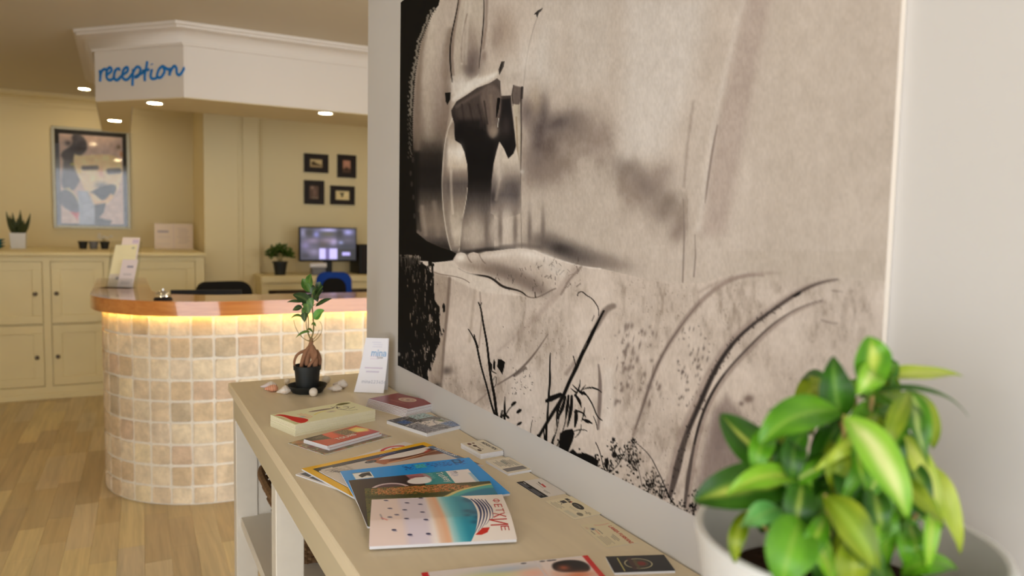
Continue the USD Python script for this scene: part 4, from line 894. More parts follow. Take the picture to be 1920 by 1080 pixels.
def c5(p):
    p.blob((12, 20), 3.2, 3.6, (84, 96, 130), .95); p.oval((12, 20), 1.2, 1.6, (40, 44, 70), .9, 0, .8); p.stroke([(22, 8), (36, 10), (44, 8)], 4, (206, 170, 150), .7, 3, True); p.stroke([(14, 24), (13, 40)], 1.6, (206, 140, 124), .8, 1.2)
    lines_v(p, (6, 18), 24, 40, 1.2, (90, 84, 84), .8, 2); lines_v(p, (6, 9, 12, 15, 18), 44, 78, .9, (140, 130, 120), .7, 8, 4); lines_v(p, (25, 28, 31), 46, 72, 1.1, (120, 114, 106), .8, 8, 6); p.blob((5, 14), 2, 4, (190, 160, 140), .7)
fr = Frame((0.604, 0.899), -6.8, 0.052, 0.0845, TZ + 0.0006)
t = card('cream card with bold red capital letters, next to the black card', fr, 0.0006, c5, (206, 196, 170)); letters(t, fr, 'LAMIA FURKANI', 6.0, 39.0, 17, 90, 'red_ink', 0.0001, True, squeeze=1.0)
def c6(p):
    p.oval((39, 24), 19, 15, (196, 186, 150), 1, 0, .9); p.oval((39, 24), 17.6, 13.6, (34, 30, 30), 1, 0, .9); p.oval((40, 24), 13, 10.5, (78, 62, 46), 1, 0, 1.2); p.oval((43, 24), 6, 6, (120, 34, 28), 1, 0, 3); p.rect(27, 6, 33, 42, (70, 40, 36), .9, 2); p.rect(34, 12, 38, 42, (96, 84, 54), .8, 2)
    p.stroke([(15, 6), (15, 44)], 1.6, (186, 176, 110), 1, .7)
fr = Frame((0.573, 0.788), -21.5, 0.082, 0.048, TZ + 0.0032)
t = thing('business_card', 'black booklet card with a gold and red round emblem, nearest the planter', 'card', fr.o)
obj('pages', fr.slab(-0.0032, -0.0002, 0.0003), M['paperedge'], t, smooth=False); cover(fr, 0, c6, (34, 30, 32), t, 'ink_gloss', .5)

# brochures and leaflets at the far half of the table
def stack(name, label_top, grp, fr, n, h, paint, basecol, mat='ink_gloss', stock='paper', mm=0.8, jit=0.0007, cat='brochure', fan=0.0):
    """n brochures of thickness h: the printed top one and its twins below"""
    b = Frame((fr.o[0], fr.o[1]), 0, fr.w, fr.h, TZ + h); b.u, b.v = fr.u, fr.v
    t0 = thing(name, grp, cat, b.o, group=grp)
    obj('sheets', b.slab(-h + 0.0001, -0.0002, 0.0003), M[stock], t0, smooth=False)
    cover(b, -0.0001, lambda p: None, basecol, t0, mat, 20)
    rr = random.Random(n)
    for k in range(1, n - 1): dup(t0, b.o + fr.u * fan * k + [rr.uniform(-jit, jit), rr.uniform(-jit, jit), h * k], rotz=rr.uniform(-.004, .004))
    top = Frame((fr.o[0], fr.o[1]), 0, fr.w, fr.h, TZ + h * n); top.u, top.v = fr.u, fr.v; top.o = top.o + fr.u * fan * n
    t = thing(name, label_top, cat, top.o)
    obj('sheets', top.slab(-h + 0.0001, -0.0002, 0.0003), M[stock], t, smooth=False)
    cover(top, 0.0, paint, basecol, t, mat, mm); return t, top
fr = Frame((0.283, 1.661), 17.0, 0.203, 0.111, TZ)
def cream_b(p):
    p.poly([(2, 14), (16, 10), (30, 44), (38, 98), (22, 108), (14, 56)], (206, 44, 38), 1, 2, True); p.stroke([(6, 34), (16, 108)], 1.6, (214, 120, 100), .8, 1); p.poly([(1, 22), (5, 26), (12, 108), (4, 110)], (190, 196, 150), .6, 2)
    lines_v(p, (48, 52, 57, 62), 30, 84, 1.3, (214, 120, 90), .7, 12, 4); p.oval((108, 34), 32, 6, (130, 112, 110), .75, 4, 3); p.stroke([(86, 33), (126, 36)], 2, (70, 60, 60), .8, 2); p.stroke([(74, 62), (96, 50), (112, 46)], 3, (236, 210, 90), .9, 2, True); p.blob((118, 60), 9, 6, (176, 168, 160), .8); p.blob((44, 62), 7, 8, (150, 180, 190), .6)
    for st in ([(140, 22), (146, 40), (152, 28)], [(150, 30), (158, 60), (168, 52), (160, 42)], [(146, 52), (156, 78), (172, 84)], [(160, 66), (182, 58)], [(136, 34), (150, 24), (160, 18)], [(168, 30), (172, 48)]): p.stroke(st, 1.5, (60, 54, 44), .95, 1, True)
    p.blob((150, 40), 2.5, 2.5, (40, 34, 28), .9); p.poly([(158, 14), (172, 6), (188, 8), (196, 16), (178, 22), (164, 22)], (110, 106, 50), 1, 3, True)
t, _ = stack('cream_brochure', 'top cream brochure of a thick block, with red swoosh and ink drawing', 'plain cream brochures in the thick block under the one with the red swoosh', fr, 10, 0.0026, cream_b, (230, 222, 190), 'ink_matte', 'creampaper')
fr = Frame((0.528, 1.752), 21.0, 0.094, 0.150, TZ)
def red_b(p): p.oval((62, 76), 19, 27, (206, 186, 160), 1, 0, 1.6); p.oval((62, 76), 15, 22, (190, 150, 130), 1, 0, 2); p.oval((62, 76), 9, 12, (216, 196, 176), 1, 0, 3); p.blob((62, 78), 5, 6, (110, 60, 54), .9); lines_v(p, (30, 34), 40, 110, 1.6, (206, 150, 140), .7, 16, 3); p.rect(0, 0, 3, 150, (120, 30, 34), .6, 2)
t, _ = stack('red_brochure', 'top dark red brochure of the stack by the tent card, with a round pale emblem', 'dark red brochures fanned under the one with the round emblem', fr, 7, 0.0028, red_b, (140, 38, 40), 'ink_gloss', 'paper', fan=0.0012)
fr = Frame((0.524, 1.578), 18.0, 0.108, 0.1455, TZ + 0.0078)
def grey_b(p):
    p.rect(0, 0, 108, 146, (176, 172, 172), 1, 1); p.rect(2, 2, 52, 66, (84, 84, 92), 1, 4); p.rect(8, 26, 34, 54, (58, 98, 160), 1, 6); p.rect(36, 8, 60, 60, (74, 64, 58), 1, 6); p.rect(58, 2, 106, 44, (170, 196, 198), 1, 4); p.stroke([(6, 66), (46, 58)], 5, (214, 210, 208), 1, 2)
    p.rect(60, 40, 106, 70, (112, 108, 106), .9, 4); p.rect(40, 64, 88, 104, (220, 212, 208), 1, 2); p.rect(2, 70, 38, 140, (136, 136, 146), .9, 4); p.rect(40, 104, 72, 142, (128, 126, 132), .9, 4); p.rect(74, 100, 106, 142, (120, 140, 180), .9, 6)
    speck(p, .2, .2, .58, 1, [(60, 60, 66), (200, 200, 204)], None, 4, .6, 2); p.blob((92, 82), 6, 8, (110, 130, 70), .8)
booklet('photo_brochure', 'grey blue brochure with a patchwork of photos and a white label, near the wall', fr, 0.0077, grey_b, (176, 172, 172), 'brochure', mm=0.8)
fr = Frame((0.292, 1.512), 23.5, 0.176, 0.122, TZ + 0.0012)
def leaf_b(p):
    p.rect(0, 0, 177, 123, (132, 116, 88), 1, 1); speck(p, .06, .06, .0, .42, [(112, 118, 50), (176, 84, 50)], None, 3, .8, 2); speck(p, .09, .09, .55, 1, [(176, 120, 90), (150, 150, 130), (190, 170, 120)], None, 8, .8, 2)
    p.blob((16, 16), 10, 10, (190, 120, 80), .8); p.blob((30, 30), 6, 5, (70, 80, 90), .9); p.blob((42, 40), 8, 6, (150, 160, 60), .9); p.blob((20, 56), 8, 6, (150, 60, 50), .8); p.blob((40, 84), 14, 8, (180, 84, 56), .8); p.stroke([(20, 106), (150, 106)], 14, (112, 90, 72), .7, 8); p.rect(150, 20, 176, 110, (150, 140, 140), .7, 8); p.rect(0, 0, 177, 3, (190, 170, 130), .8, 1); p.rect(0, 119, 177, 123, (206, 196, 160), .8, 1)
booklet('leaflet', 'multicoloured green and brown leaflet spread under the orange red booklets', fr, 0.0011, leaf_b, (132, 116, 88), 'leaflet', 'ink_gloss', .8)
fr = Frame((0.320, 1.498), 25.0, 0.141, 0.083, TZ + 0.0064)
booklet('booklet', 'red booklet with white page edges lying under the titled orange red one', fr, 0.0050, lambda p: p.rect(0, 76, 141, 83, (206, 150, 140), .6, 1), (176, 54, 40), 'booklet', 'ink_gloss', 2, 'paper')
fr = Frame((0.319, 1.490), 25.0, 0.139, 0.076, TZ + 0.0118)
def orange_b(p):
    p.rect(0, 0, 139, 76, (184, 50, 34), 1, 1); p.poly([(-1, -1), (46, -1), (50, 12), (40, 40), (2, 24)], (52, 30, 26), 1, 3); lines(p, 14, 40, (10, 16), 2, (190, 170, 160), .7, 1.4, 6); p.poly([(44, 2), (70, 0), (60, 40), (40, 40)], (206, 66, 40), 1, 3)
    p.rect(72, 4, 108, 44, (110, 84, 66), 1, 6); speck(p, .3, .3, .5, 1, [(60, 60, 70), (190, 160, 110), (90, 80, 80)], (72, 4, 110, 44), 3, .9, 2); p.poly([(104, 14), (132, 8), (138, 40), (128, 54), (104, 44)], (232, 190, 96), 1, 8); p.blob((120, 34), 12, 12, (250, 232, 160), .9); lines(p, 100, 130, (4, 9), 2, (200, 110, 60), .8, 1.4); p.rect(0, 72, 139, 76, (150, 40, 30), .8, 1)
t = booklet('booklet', 'orange red booklet with white capitals and a glowing golden photo, on top', fr, 0.0052, orange_b, (196, 60, 34), 'booklet', 'ink_gloss', .7, 'paper')
letters(t, fr, 'TOURS', 11, 40, 58, 0, 'white_ink', 0.0002, True)

# tent card
def tent(pr):
    pr.rect(0, 0, 100, 100, (222, 220, 228), 1, 1); lines(pr, 30, 78, (92, 88, 84), 1.0, (196, 194, 206), .8, 1.4, 10)
    lines(pr, 30, 66, (66, 62), .8, (206, 180, 196), .8, 1.2, 3); lines(pr, 18, 86, (45,), 1.6, (186, 170, 186), .9, 1.6, 2); lines(pr, 26, 74, (38,), 2.2, (190, 182, 196), .9, 2, 2)
TB0, TB1 = np.array([0.5465, 1.9235, TZ + .0012]), np.array([0.6150, 1.8780, TZ + .0012])
tn = np.cross(TB1 - TB0, [0, 0, 1.0]); tn = -tn / np.linalg.norm(tn)
TT0, TT1 = TB0 + np.array([0.034, 0.006, 0.146]) , TB1 + np.array([0.020, 0.018, 0.146])
tc = printed_sheet('tent_card', 'white curved card with blue lettering standing at the far end of the console table', (TB0, TB1, TT1, TT0), tent, (222, 220, 228), (60, 90), 'ink_matte', 'sign', -0.008)
obj('back_leaf', sheet(TT0 + tn * .002, TT1 + tn * .002, TB1 + tn * 0.045, TB0 + tn * 0.045, 0.0012), M['paper'], tc, smooth=40)
def tent_pt(u, v):
    nn = np.cross(TB1 - TB0, TT0 - TB0); nn /= np.linalg.norm(nn)
    return TB0 * (1 - u) * (1 - v) + TB1 * u * (1 - v) + TT1 * u * v + TT0 * (1 - u) * v + nn * (0.0009 - 0.008 * 4 * v * (1 - v))
def tent_text(text, u0, v0, hgt, mat, bold=False):
    m = meshkit.text_mesh(text, hgt, 0.0001, bold); w = np.linalg.norm(TB1 - TB0); hh = np.linalg.norm(TT0 - TB0)
    m.vertices = np.array([tent_pt(u0 + x / w, v0 + y / hh) + tn * -1 * z for x, y, z in m.vertices]); m.fix_normals(); obj('lettering', m, M[mat], tc, smooth=False)
M['pale_blue_ink'] = pmat('pale_blue_ink', S(146, 184, 222), 0.5, 0.4); M['pale_grey_ink'] = pmat('pale_grey_ink', S(176, 178, 194), 0.5, 0.4)
tent_text('mina', 0.32, 0.67, 0.0165, 'pale_blue_ink', True); tent_text('hotel', 0.58, 0.625, 0.0062, 'grey_ink'); tent_text('mina123456', 0.17, 0.17, 0.0085, 'pale_grey_ink')

# ------------------------------------------------------------------ leaves
def leaf_grid(b, m, t, w, normal, fold=0.25, nu=9, nv=15, tipw=0.0, shape=1.0, twist=0.0, wave=0.0):
    """leaf from base b over middle m to tip t; returns points (nv, nu, 3) and its own (across, along) coordinates"""
    b, m, t = (np.asarray(x, float) for x in (b, m, t)); s = np.linspace(0, 1, nv)
    c = 2 * m - 0.5 * (b + t); P = np.outer((1 - s) ** 2, b) + np.outer(2 * s * (1 - s), c) + np.outer(s ** 2, t)
    T = np.gradient(P, axis=0); T /= np.linalg.norm(T, axis=1, keepdims=True)
    N = np.asarray(normal, float) - T * (T @ np.asarray(normal, float))[:, None]; N /= np.maximum(np.linalg.norm(N, axis=1, keepdims=True), 1e-9)
    Sd = np.cross(T, N); prof = np.sin(np.pi * np.clip(s, 0.0, 1) ** (0.80 * shape)) ** (0.88 / shape) * (1 - 0.14 * s) + 0.02
    prof[-1] = 0.01; a = np.linspace(-1, 1, nu)
    G = P[:, None] + Sd[:, None] * (a[None, :, None] * (w / 2 * prof)[:, None, None]) + N[:, None] * ((fold * w / 2 * prof)[:, None] * (np.abs(a)[None] ** 1.3))[..., None]
    if wave: G += N[:, None] * (wave * w * np.sin(s * 9)[:, None] * np.abs(a)[None] ** 2)[..., None]
    A, Sg = np.meshgrid(a, s); return G, A, Sg
def leaf_obj(t, name, G, A, Sg, g0, g1, streak, seed, mat, label=None):
    """g0, g1: the two greens; streak: (colour, width, strength) of the pale middle"""
    n = meshkit.fbm(np.stack([A * 1.6 + seed * 3.1, Sg * 3.5, np.full_like(A, seed * 1.7)], -1), 3, seed)
    C = np.array(g0, float) + (np.array(g1, float) - np.array(g0, float)) * np.clip((n - .3) * 2.2, 0, 1)[..., None]
    if streak:
        col, w, st = streak; k = np.clip(1.25 - np.abs(A + (n - .5) * .5) / w, 0, 1) * np.clip(Sg * 5, 0, 1) * np.clip((1.02 - Sg) * 3.2, 0, 1) * st; C = C + (np.array(col, float) - C) * k[..., None]
    vein = np.clip(1 - np.abs(A) / 0.07, 0, 1) * .25; C = C + (np.array([210, 214, 120.]) - C) * vein[..., None]
    return grid_obj(name, G, np.clip(lin(np.clip(C, 0, 255).reshape(-1, 3)), 0, .9), M[mat], t, label)

# ------------------------------------------------------------------ ficus bonsai in its saucer
FB = np.array([0.4345, 1.9795, TZ])
E1, E2, KF = CR * [1, 1, 0] / np.linalg.norm(CR[:2]), CF * [1, 1, 0] / np.linalg.norm(CF[:2]), 0.0014428
sd = thing('plant_saucer', 'black round saucer under the small ficus on the far end of the console table', 'saucer', FB)
obj('dish', lathe([(0, 0.0), (0.038, 0.0), (0.0405, 0.002), (0.050, 0.020), (0.052, 0.0205), (0.0515, 0.018), (0.042, 0.004), (0, 0.0035)], 48, FB), M['blackpot'], sd)
fi = thing('ficus_bonsai', 'small ficus with a swollen brown trunk in a black pot ringed by seashells', 'potted plant', FB + [0, 0, .0036])
obj('pot', lathe([(0, 0), (0.0262, 0), (0.0285, 0.002), (0.0335, 0.058), (0.0362, 0.0582), (0.0368, 0.069), (0.0350, 0.070), (0.0338, 0.060), (0.031, 0.055), (0, 0.055)], 44, FB + [0, 0, .0036]), M['blackpot'], fi)
dm = trimesh.creation.icosphere(3, 1.0); dm.vertices *= [0.0325, 0.0325, 0.010]; dm.vertices[:, 2] += 0.003 * (meshkit.fbm(dm.vertices * 90, 2) - .5)
obj('soil', mv(dm, FB + [0, 0, .056]), M['soil'], fi)
def fp(px, py, d=0.0):   # the plant's own upright plane through the pot axis, in its drawing units
    return FB + E1 * ((px - 575) * KF) + E2 * d + np.array([0, 0, (736.0 - py) * KF * 1.003])
tr = [([(575, 686), (575, 672), (579, 655), (582, 644), (582, 634)], [.009, .0115, .0125, .008, .0055], 0.0), ([(591, 690), (590, 674), (587, 660), (583, 648)], [.0075, .0115, .013, .008], -0.006),
      ([(566, 690), (569, 672), (574, 660), (580, 650)], [.006, .007, .008, .007], -.012), ([(580, 690), (586, 678), (592, 668), (588, 655)], [.004, .0055, .0065, .006], -.018),
      ([(553, 690), (552, 676), (559, 664), (572, 658), (582, 652)], [.0035, .0042, .0048, .006, .006], -.004), ([(597, 686), (596, 670), (590, 658)], [.005, .007, .008], .008)]
ms = []
for q, r_, d in tr:
    pts = spline([fp(x, y, d * (1 - k / len(q))) for k, (x, y) in enumerate(q)], 18); ms.append(tube(pts, 0.80 * np.interp(np.linspace(0, 1, 18), np.linspace(0, 1, len(r_)), r_), 12))
import manifold3d as m3
def union(meshes, length=None):
    r_ = None
    for m in meshes:
        m = m.copy(); m.merge_vertices(); m.fix_normals(); k = m3.Manifold(m3.Mesh(m.vertices.astype(np.float32), m.faces.astype(np.uint32)))
        if k.volume() == 0: continue
        r_ = k if r_ is None else r_ + k
    if length: r_ = r_.refine_to_length(length)
    o = r_.to_mesh(); return trimesh.Trimesh(o.vert_properties[:, :3], o.tri_verts, process=True)
tk = union(ms, 0.0022); trimesh.smoothing.filter_taubin(tk, iterations=6)
tk.vertices += tk.vertex_normals * (0.0016 * (meshkit.fbm(tk.vertices * [130, 130, 60], 3) - .5))[:, None]
obj('trunk', tk, M['bark'], fi, smooth=60)
for q, r_, d in (([(582, 636), (587, 622), (586, 590), (585, 560), (584, 545), (581, 530)], .0021, -.004), ([(582, 638), (577, 630), (576, 604), (572, 580), (566, 566)], .0015, .006), ([(580, 640), (571, 615), (571, 600), (575, 585)], .0013, .012),
                  ([(580, 640), (564, 630), (554, 613), (551, 601)], .0010, -.006), ([(584, 642), (596, 632), (602, 614), (597, 603)], .0010, .004), ([(583, 640), (593, 630), (599, 618)], .0009, -.010), ([(582, 638), (570, 634), (565, 626)], .0009, -.012), ([(585, 575), (592, 570), (600, 566)], .0010, -.006), ([(586, 600), (590, 597)], .0009, -.01)):
    pts = [fp(x, y, d) for x, y in q]; obj('stem', tube(spline(pts, 14) if len(pts) > 2 else pts, np.linspace(r_, r_ * .6, 14 if len(pts) > 2 else 2), 6), M['twig'], fi)
rf = np.random.default_rng(3)
for k, (bx_, by_, tx, ty, w, d, tone) in enumerate([(579, 541, 585, 514, 17, -.004, 1), (575, 547, 564, 524, 14, .008, 1), (590, 550, 571, 538, 15, .004, 0), (589, 562, 607, 536, 15, -.008, 0), (587, 560, 603, 545, 14, .010, 0), (582, 567, 551, 553, 18, -.010, 0), (564, 568, 538, 568, 6, .0, 0), (567, 578, 549, 583, 11, -.006, 0), (577, 566, 581, 589, 14, -.012, 1),
                                              (590, 575, 621, 560, 9, .002, 0), (589, 598, 611, 580, 16, -.010, 2), (571, 586, 573, 604, 12, -.008, 0), (565, 596, 543, 599, 5, .004, 1), (583, 622, 557, 633, 5, -.014, 1), (570, 570, 559, 560, 12, .012, 0), (578, 556, 574, 572, 12, .014, 1), (592, 544, 598, 530, 11, .012, 0), (584, 610, 594, 612, 5, -.006, 1), (568, 562, 580, 575, 12, .0, 0), (584, 552, 592, 568, 12, .016, 0), (583, 625, 571, 622, 4, .01, 1), (582, 548, 572, 532, 14, -.012, 1), (586, 552, 596, 542, 14, -.014, 0), (578, 572, 562, 574, 11, .008, 0), (574, 578, 566, 594, 11, -.004, 1), (580, 560, 588, 576, 13, -.012, 1), (583, 566, 572, 556, 14, .006, 0)]):
    b, t_ = fp(bx_, by_, d), fp(tx, ty, d + rf.uniform(-.012, .004)); m_ = (b + t_) / 2 + [0, 0, .003 if w > 5 else .007]
    g = [((40, 62, 34), (62, 92, 46)), ((62, 100, 40), (96, 138, 58)), ((78, 140, 60), (110, 170, 80))][tone]
    leaf_obj(fi, 'leaf', *leaf_grid(b, m_, t_, w * KF * 1.22, -E2 * .8 + np.array([0, 0, .7]) + E1 * rf.uniform(-.4, .4), .2, 7, 11), *g, None, k, 'ink_ficus')

# ------------------------------------------------------------------ seashells round the ficus
def shell(label, p, ang, ln, wd, ht, kind, cols, seed, tilt=0.0, name='seashell'):
    """spired shells: a rounded coil with shoulders, a spire and a siphon end; cowries: a smooth domed egg with a toothed slit"""
    r_ = np.random.default_rng(seed); nu, nv = 40, 84; s = np.linspace(0, 1, nv)[:, None]; a = np.linspace(0, 2 * np.pi, nu)[None]
    if kind == 'spire':
        prof = np.interp(s, [0, .05, .14, .18, .28, .33, .46, .66, .86, .95, 1], [.03, .22, .36, .42, .62, .70, .96, .98, .72, .45, .12]); knob = 1 + .05 * np.maximum(0, np.cos(a * 7 + s * 16)) * np.exp(-((s - .52) / .12) ** 2) + .05 * np.cos(s * 46 + a) * np.exp(-((s - .2) / .18) ** 2)
        lip = 1 + .35 * np.exp(-((s - .68) / .2) ** 2) * np.exp(-((np.mod(a, 2 * np.pi) - 1.2) / .5) ** 2)
        R = prof * knob * lip
    elif kind == 'ribbed':
        prof = np.interp(s, [0, .04, .1, .3, .6, .85, .96, 1], [.02, .2, .36, .68, 1.0, .92, .55, .1]); R = prof * (1 + .06 * np.cos(s * 50 + a))
    else:
        prof = np.sin(np.pi * np.clip(s, .004, .996)) ** .62; R = prof * (1 - .12 * np.exp(-((np.mod(a + .0, 2 * np.pi) - 4.71) / .16) ** 2)) * (1 + .02 * np.cos(s * 50) * np.exp(-((a - 4.71) / .3) ** 2))
    x = (s - .5) * ln + 0 * a; y = R * np.cos(a) * wd / 2; z = R * np.sin(a) * ht / 2
    if kind != 'cowrie': z = np.where(z < 0, z * .8, z)
    G = np.stack([x + 0 * y, y, z + 0 * x], -1)
    c, s_ = math.cos(tilt), math.sin(tilt); G = np.stack([G[..., 0] * c - G[..., 2] * s_, G[..., 1], G[..., 0] * s_ + G[..., 2] * c], -1)
    c, s_ = math.cos(ang), math.sin(ang); G = np.stack([G[..., 0] * c - G[..., 1] * s_, G[..., 0] * s_ + G[..., 1] * c, G[..., 2]], -1)
    G[..., 2] -= G[..., 2].min(); G = G + np.array([p[0], p[1], p[2] if len(p) > 2 else TZ])
    n = meshkit.fbm(np.stack([s * 5 + 0 * a, np.cos(a) * 2 + 0 * s, np.sin(a) * 2 + seed + 0 * s], -1), 3, seed); c0, c1 = np.array(cols[0], float), np.array(cols[1], float)
    st = {'ribbed': np.clip(.5 + 1.1 * np.cos(s * 50 + a), 0, 1), 'spire': np.clip((n - .42) * 3, 0, 1) * np.clip(1.2 - s, 0, 1), 'cowrie': np.clip((n - .5) * 2, 0, 1) * .5}[kind] + 0 * n
    C = c0 + (c1 - c0) * np.clip(st, 0, 1)[..., None]
    if kind == 'spire' and len(cols) > 2: C = C + (np.array(cols[2], float) - C) * (np.exp(-((s - .72) / .16) ** 2) * np.exp(-((np.mod(a, 2 * np.pi) - 5.0) / .7) ** 2))[..., None]
    t = thing(name, label, 'seashell', (p[0], p[1], G[..., 2].min())); grid_obj('whorl', G, lin(C.reshape(-1, 3)), M['ink_shell'], t)
    v, f = [], []
    for k, side in ((0, -1), (nv - 1, 1)):   # pinched ends and the dark slit of the mouth
        pass
    mth = tube([tuple(G[int(nv * q), int(nu * .80)] + np.array([0, 0, .0002])) for q in (.42, .5, .58, .66, .74, .82)], [.0004, .0012, .0018, .0018, .0012, .0004], 6); obj('aperture', mth, pmat_cache('shell_mouth', cols[-1]), t)
_pc = {}
def pmat_cache(n, c):
    k = n + '_%d_%d_%d' % tuple(int(q) for q in c)
    if k not in _pc: _pc[k] = pmat(k, S(*c), .4)
    return _pc[k]
W_ = (232, 222, 212)
shell('long pale lilac shell at the left end of the ring, leaning on a striped one', (0.3475, 2.060), math.radians(4), 0.046, 0.024, 0.019, 'spire', (W_, (220, 196, 214), (206, 176, 200)), 1)
shell('orange and brown striped shell in front of the lilac one', (0.3465, 2.018), math.radians(-10), 0.036, 0.022, 0.021, 'ribbed', ((236, 196, 160), (206, 112, 84), (120, 70, 50)), 2)
shell('white pointed shell between the striped shell and the saucer', (0.372, 1.975), math.radians(8), 0.040, 0.023, 0.022, 'spire', (W_, (230, 204, 180), (220, 170, 140)), 3, 0.06)
shell('round white shell standing in front of the black saucer', (0.4365, 1.9175), math.radians(-65), 0.026, 0.022, 0.024, 'cowrie', ((230, 220, 206), (206, 190, 170), (170, 140, 110)), 4, -0.2)
shell('small cream shell behind the left side of the saucer', (0.4035, 2.098), math.radians(60), 0.024, 0.018, 0.018, 'cowrie', ((226, 210, 186), (200, 180, 150), (170, 140, 110)), 5)
shell('pale rounded shell behind the right side of the saucer', (0.5085, 2.075), math.radians(35), 0.034, 0.022, 0.022, 'cowrie', ((228, 218, 200), (210, 196, 176), (190, 170, 150)), 6)
shell('large white shell behind the open one, right of the saucer', (0.5270, 1.992), math.radians(-40), 0.046, 0.026, 0.024, 'spire', (W_, (224, 206, 196), (228, 214, 204)), 7)
shell('white shell with an orange brown mouth, right of the saucer', (0.5030, 1.958), math.radians(-30), 0.042, 0.025, 0.018, 'spire', (W_, (232, 210, 190), (196, 128, 70)), 8)

# ------------------------------------------------------------------ big variegated plant in the white planter
PC = np.array([0.5076, 0.3765, TZ]); PR, PH = 0.1165, 0.205
pn = thing('white_planter', 'large round white planter with a speckled inside at the near end of the console table', 'planter', PC)
obj('pot_body', lathe([(0, 0), (0.080, 0), (0.084, 0.004), (PR - 0.002, PH - 0.012), (PR, PH - 0.004), (PR - 0.0012, PH - 0.0008), (PR - 0.0045, PH), (PR - 0.0070, PH - 0.002), (PR - 0.0085, PH - 0.010), (0.098, 0.150), (0, 0.150)], 72, PC), M['white_ceramic'], pn)
dm = trimesh.creation.icosphere(4, 1.0); dm.vertices *= [0.099, 0.099, 0.016]; dm.vertices[:, 2] += 0.006 * (meshkit.fbm(dm.vertices * 50, 3) - .5)
obj('soil', mv(dm, PC + [0, 0, .148]), M['soil'], pn)
vp = thing('variegated_plant', 'bushy bright green and yellow variegated plant growing in the large white planter', 'plant', PC + [0, 0, .15])
DP = 0.575                       # distance of the pot axis from the eye along the view
def vpnt(px, py, d=0.0):
    """a point of the plant's drawing plane (an upright plane through the pot axis), d metres in front (-) or behind (+)"""
    q = EYE + CF * (DP + d) + CR * ((px - 960) / 1369.7 * (DP + d)) - CU * ((py - 540) / 1369.7 * (DP + d)); return q
kv = DP / 1369.7
DG, MG, LG, YG, OG = ((36, 80, 12), (62, 116, 18)), ((72, 132, 16), (104, 164, 30)), ((114, 172, 34), (146, 196, 56)), ((150, 176, 44), (188, 204, 78)), ((100, 128, 14), (142, 160, 28))
PALE, YEL = (214, 224, 150), (190, 204, 84)
up_ = np.array([0, 0, 1.0]); fwd = -CF
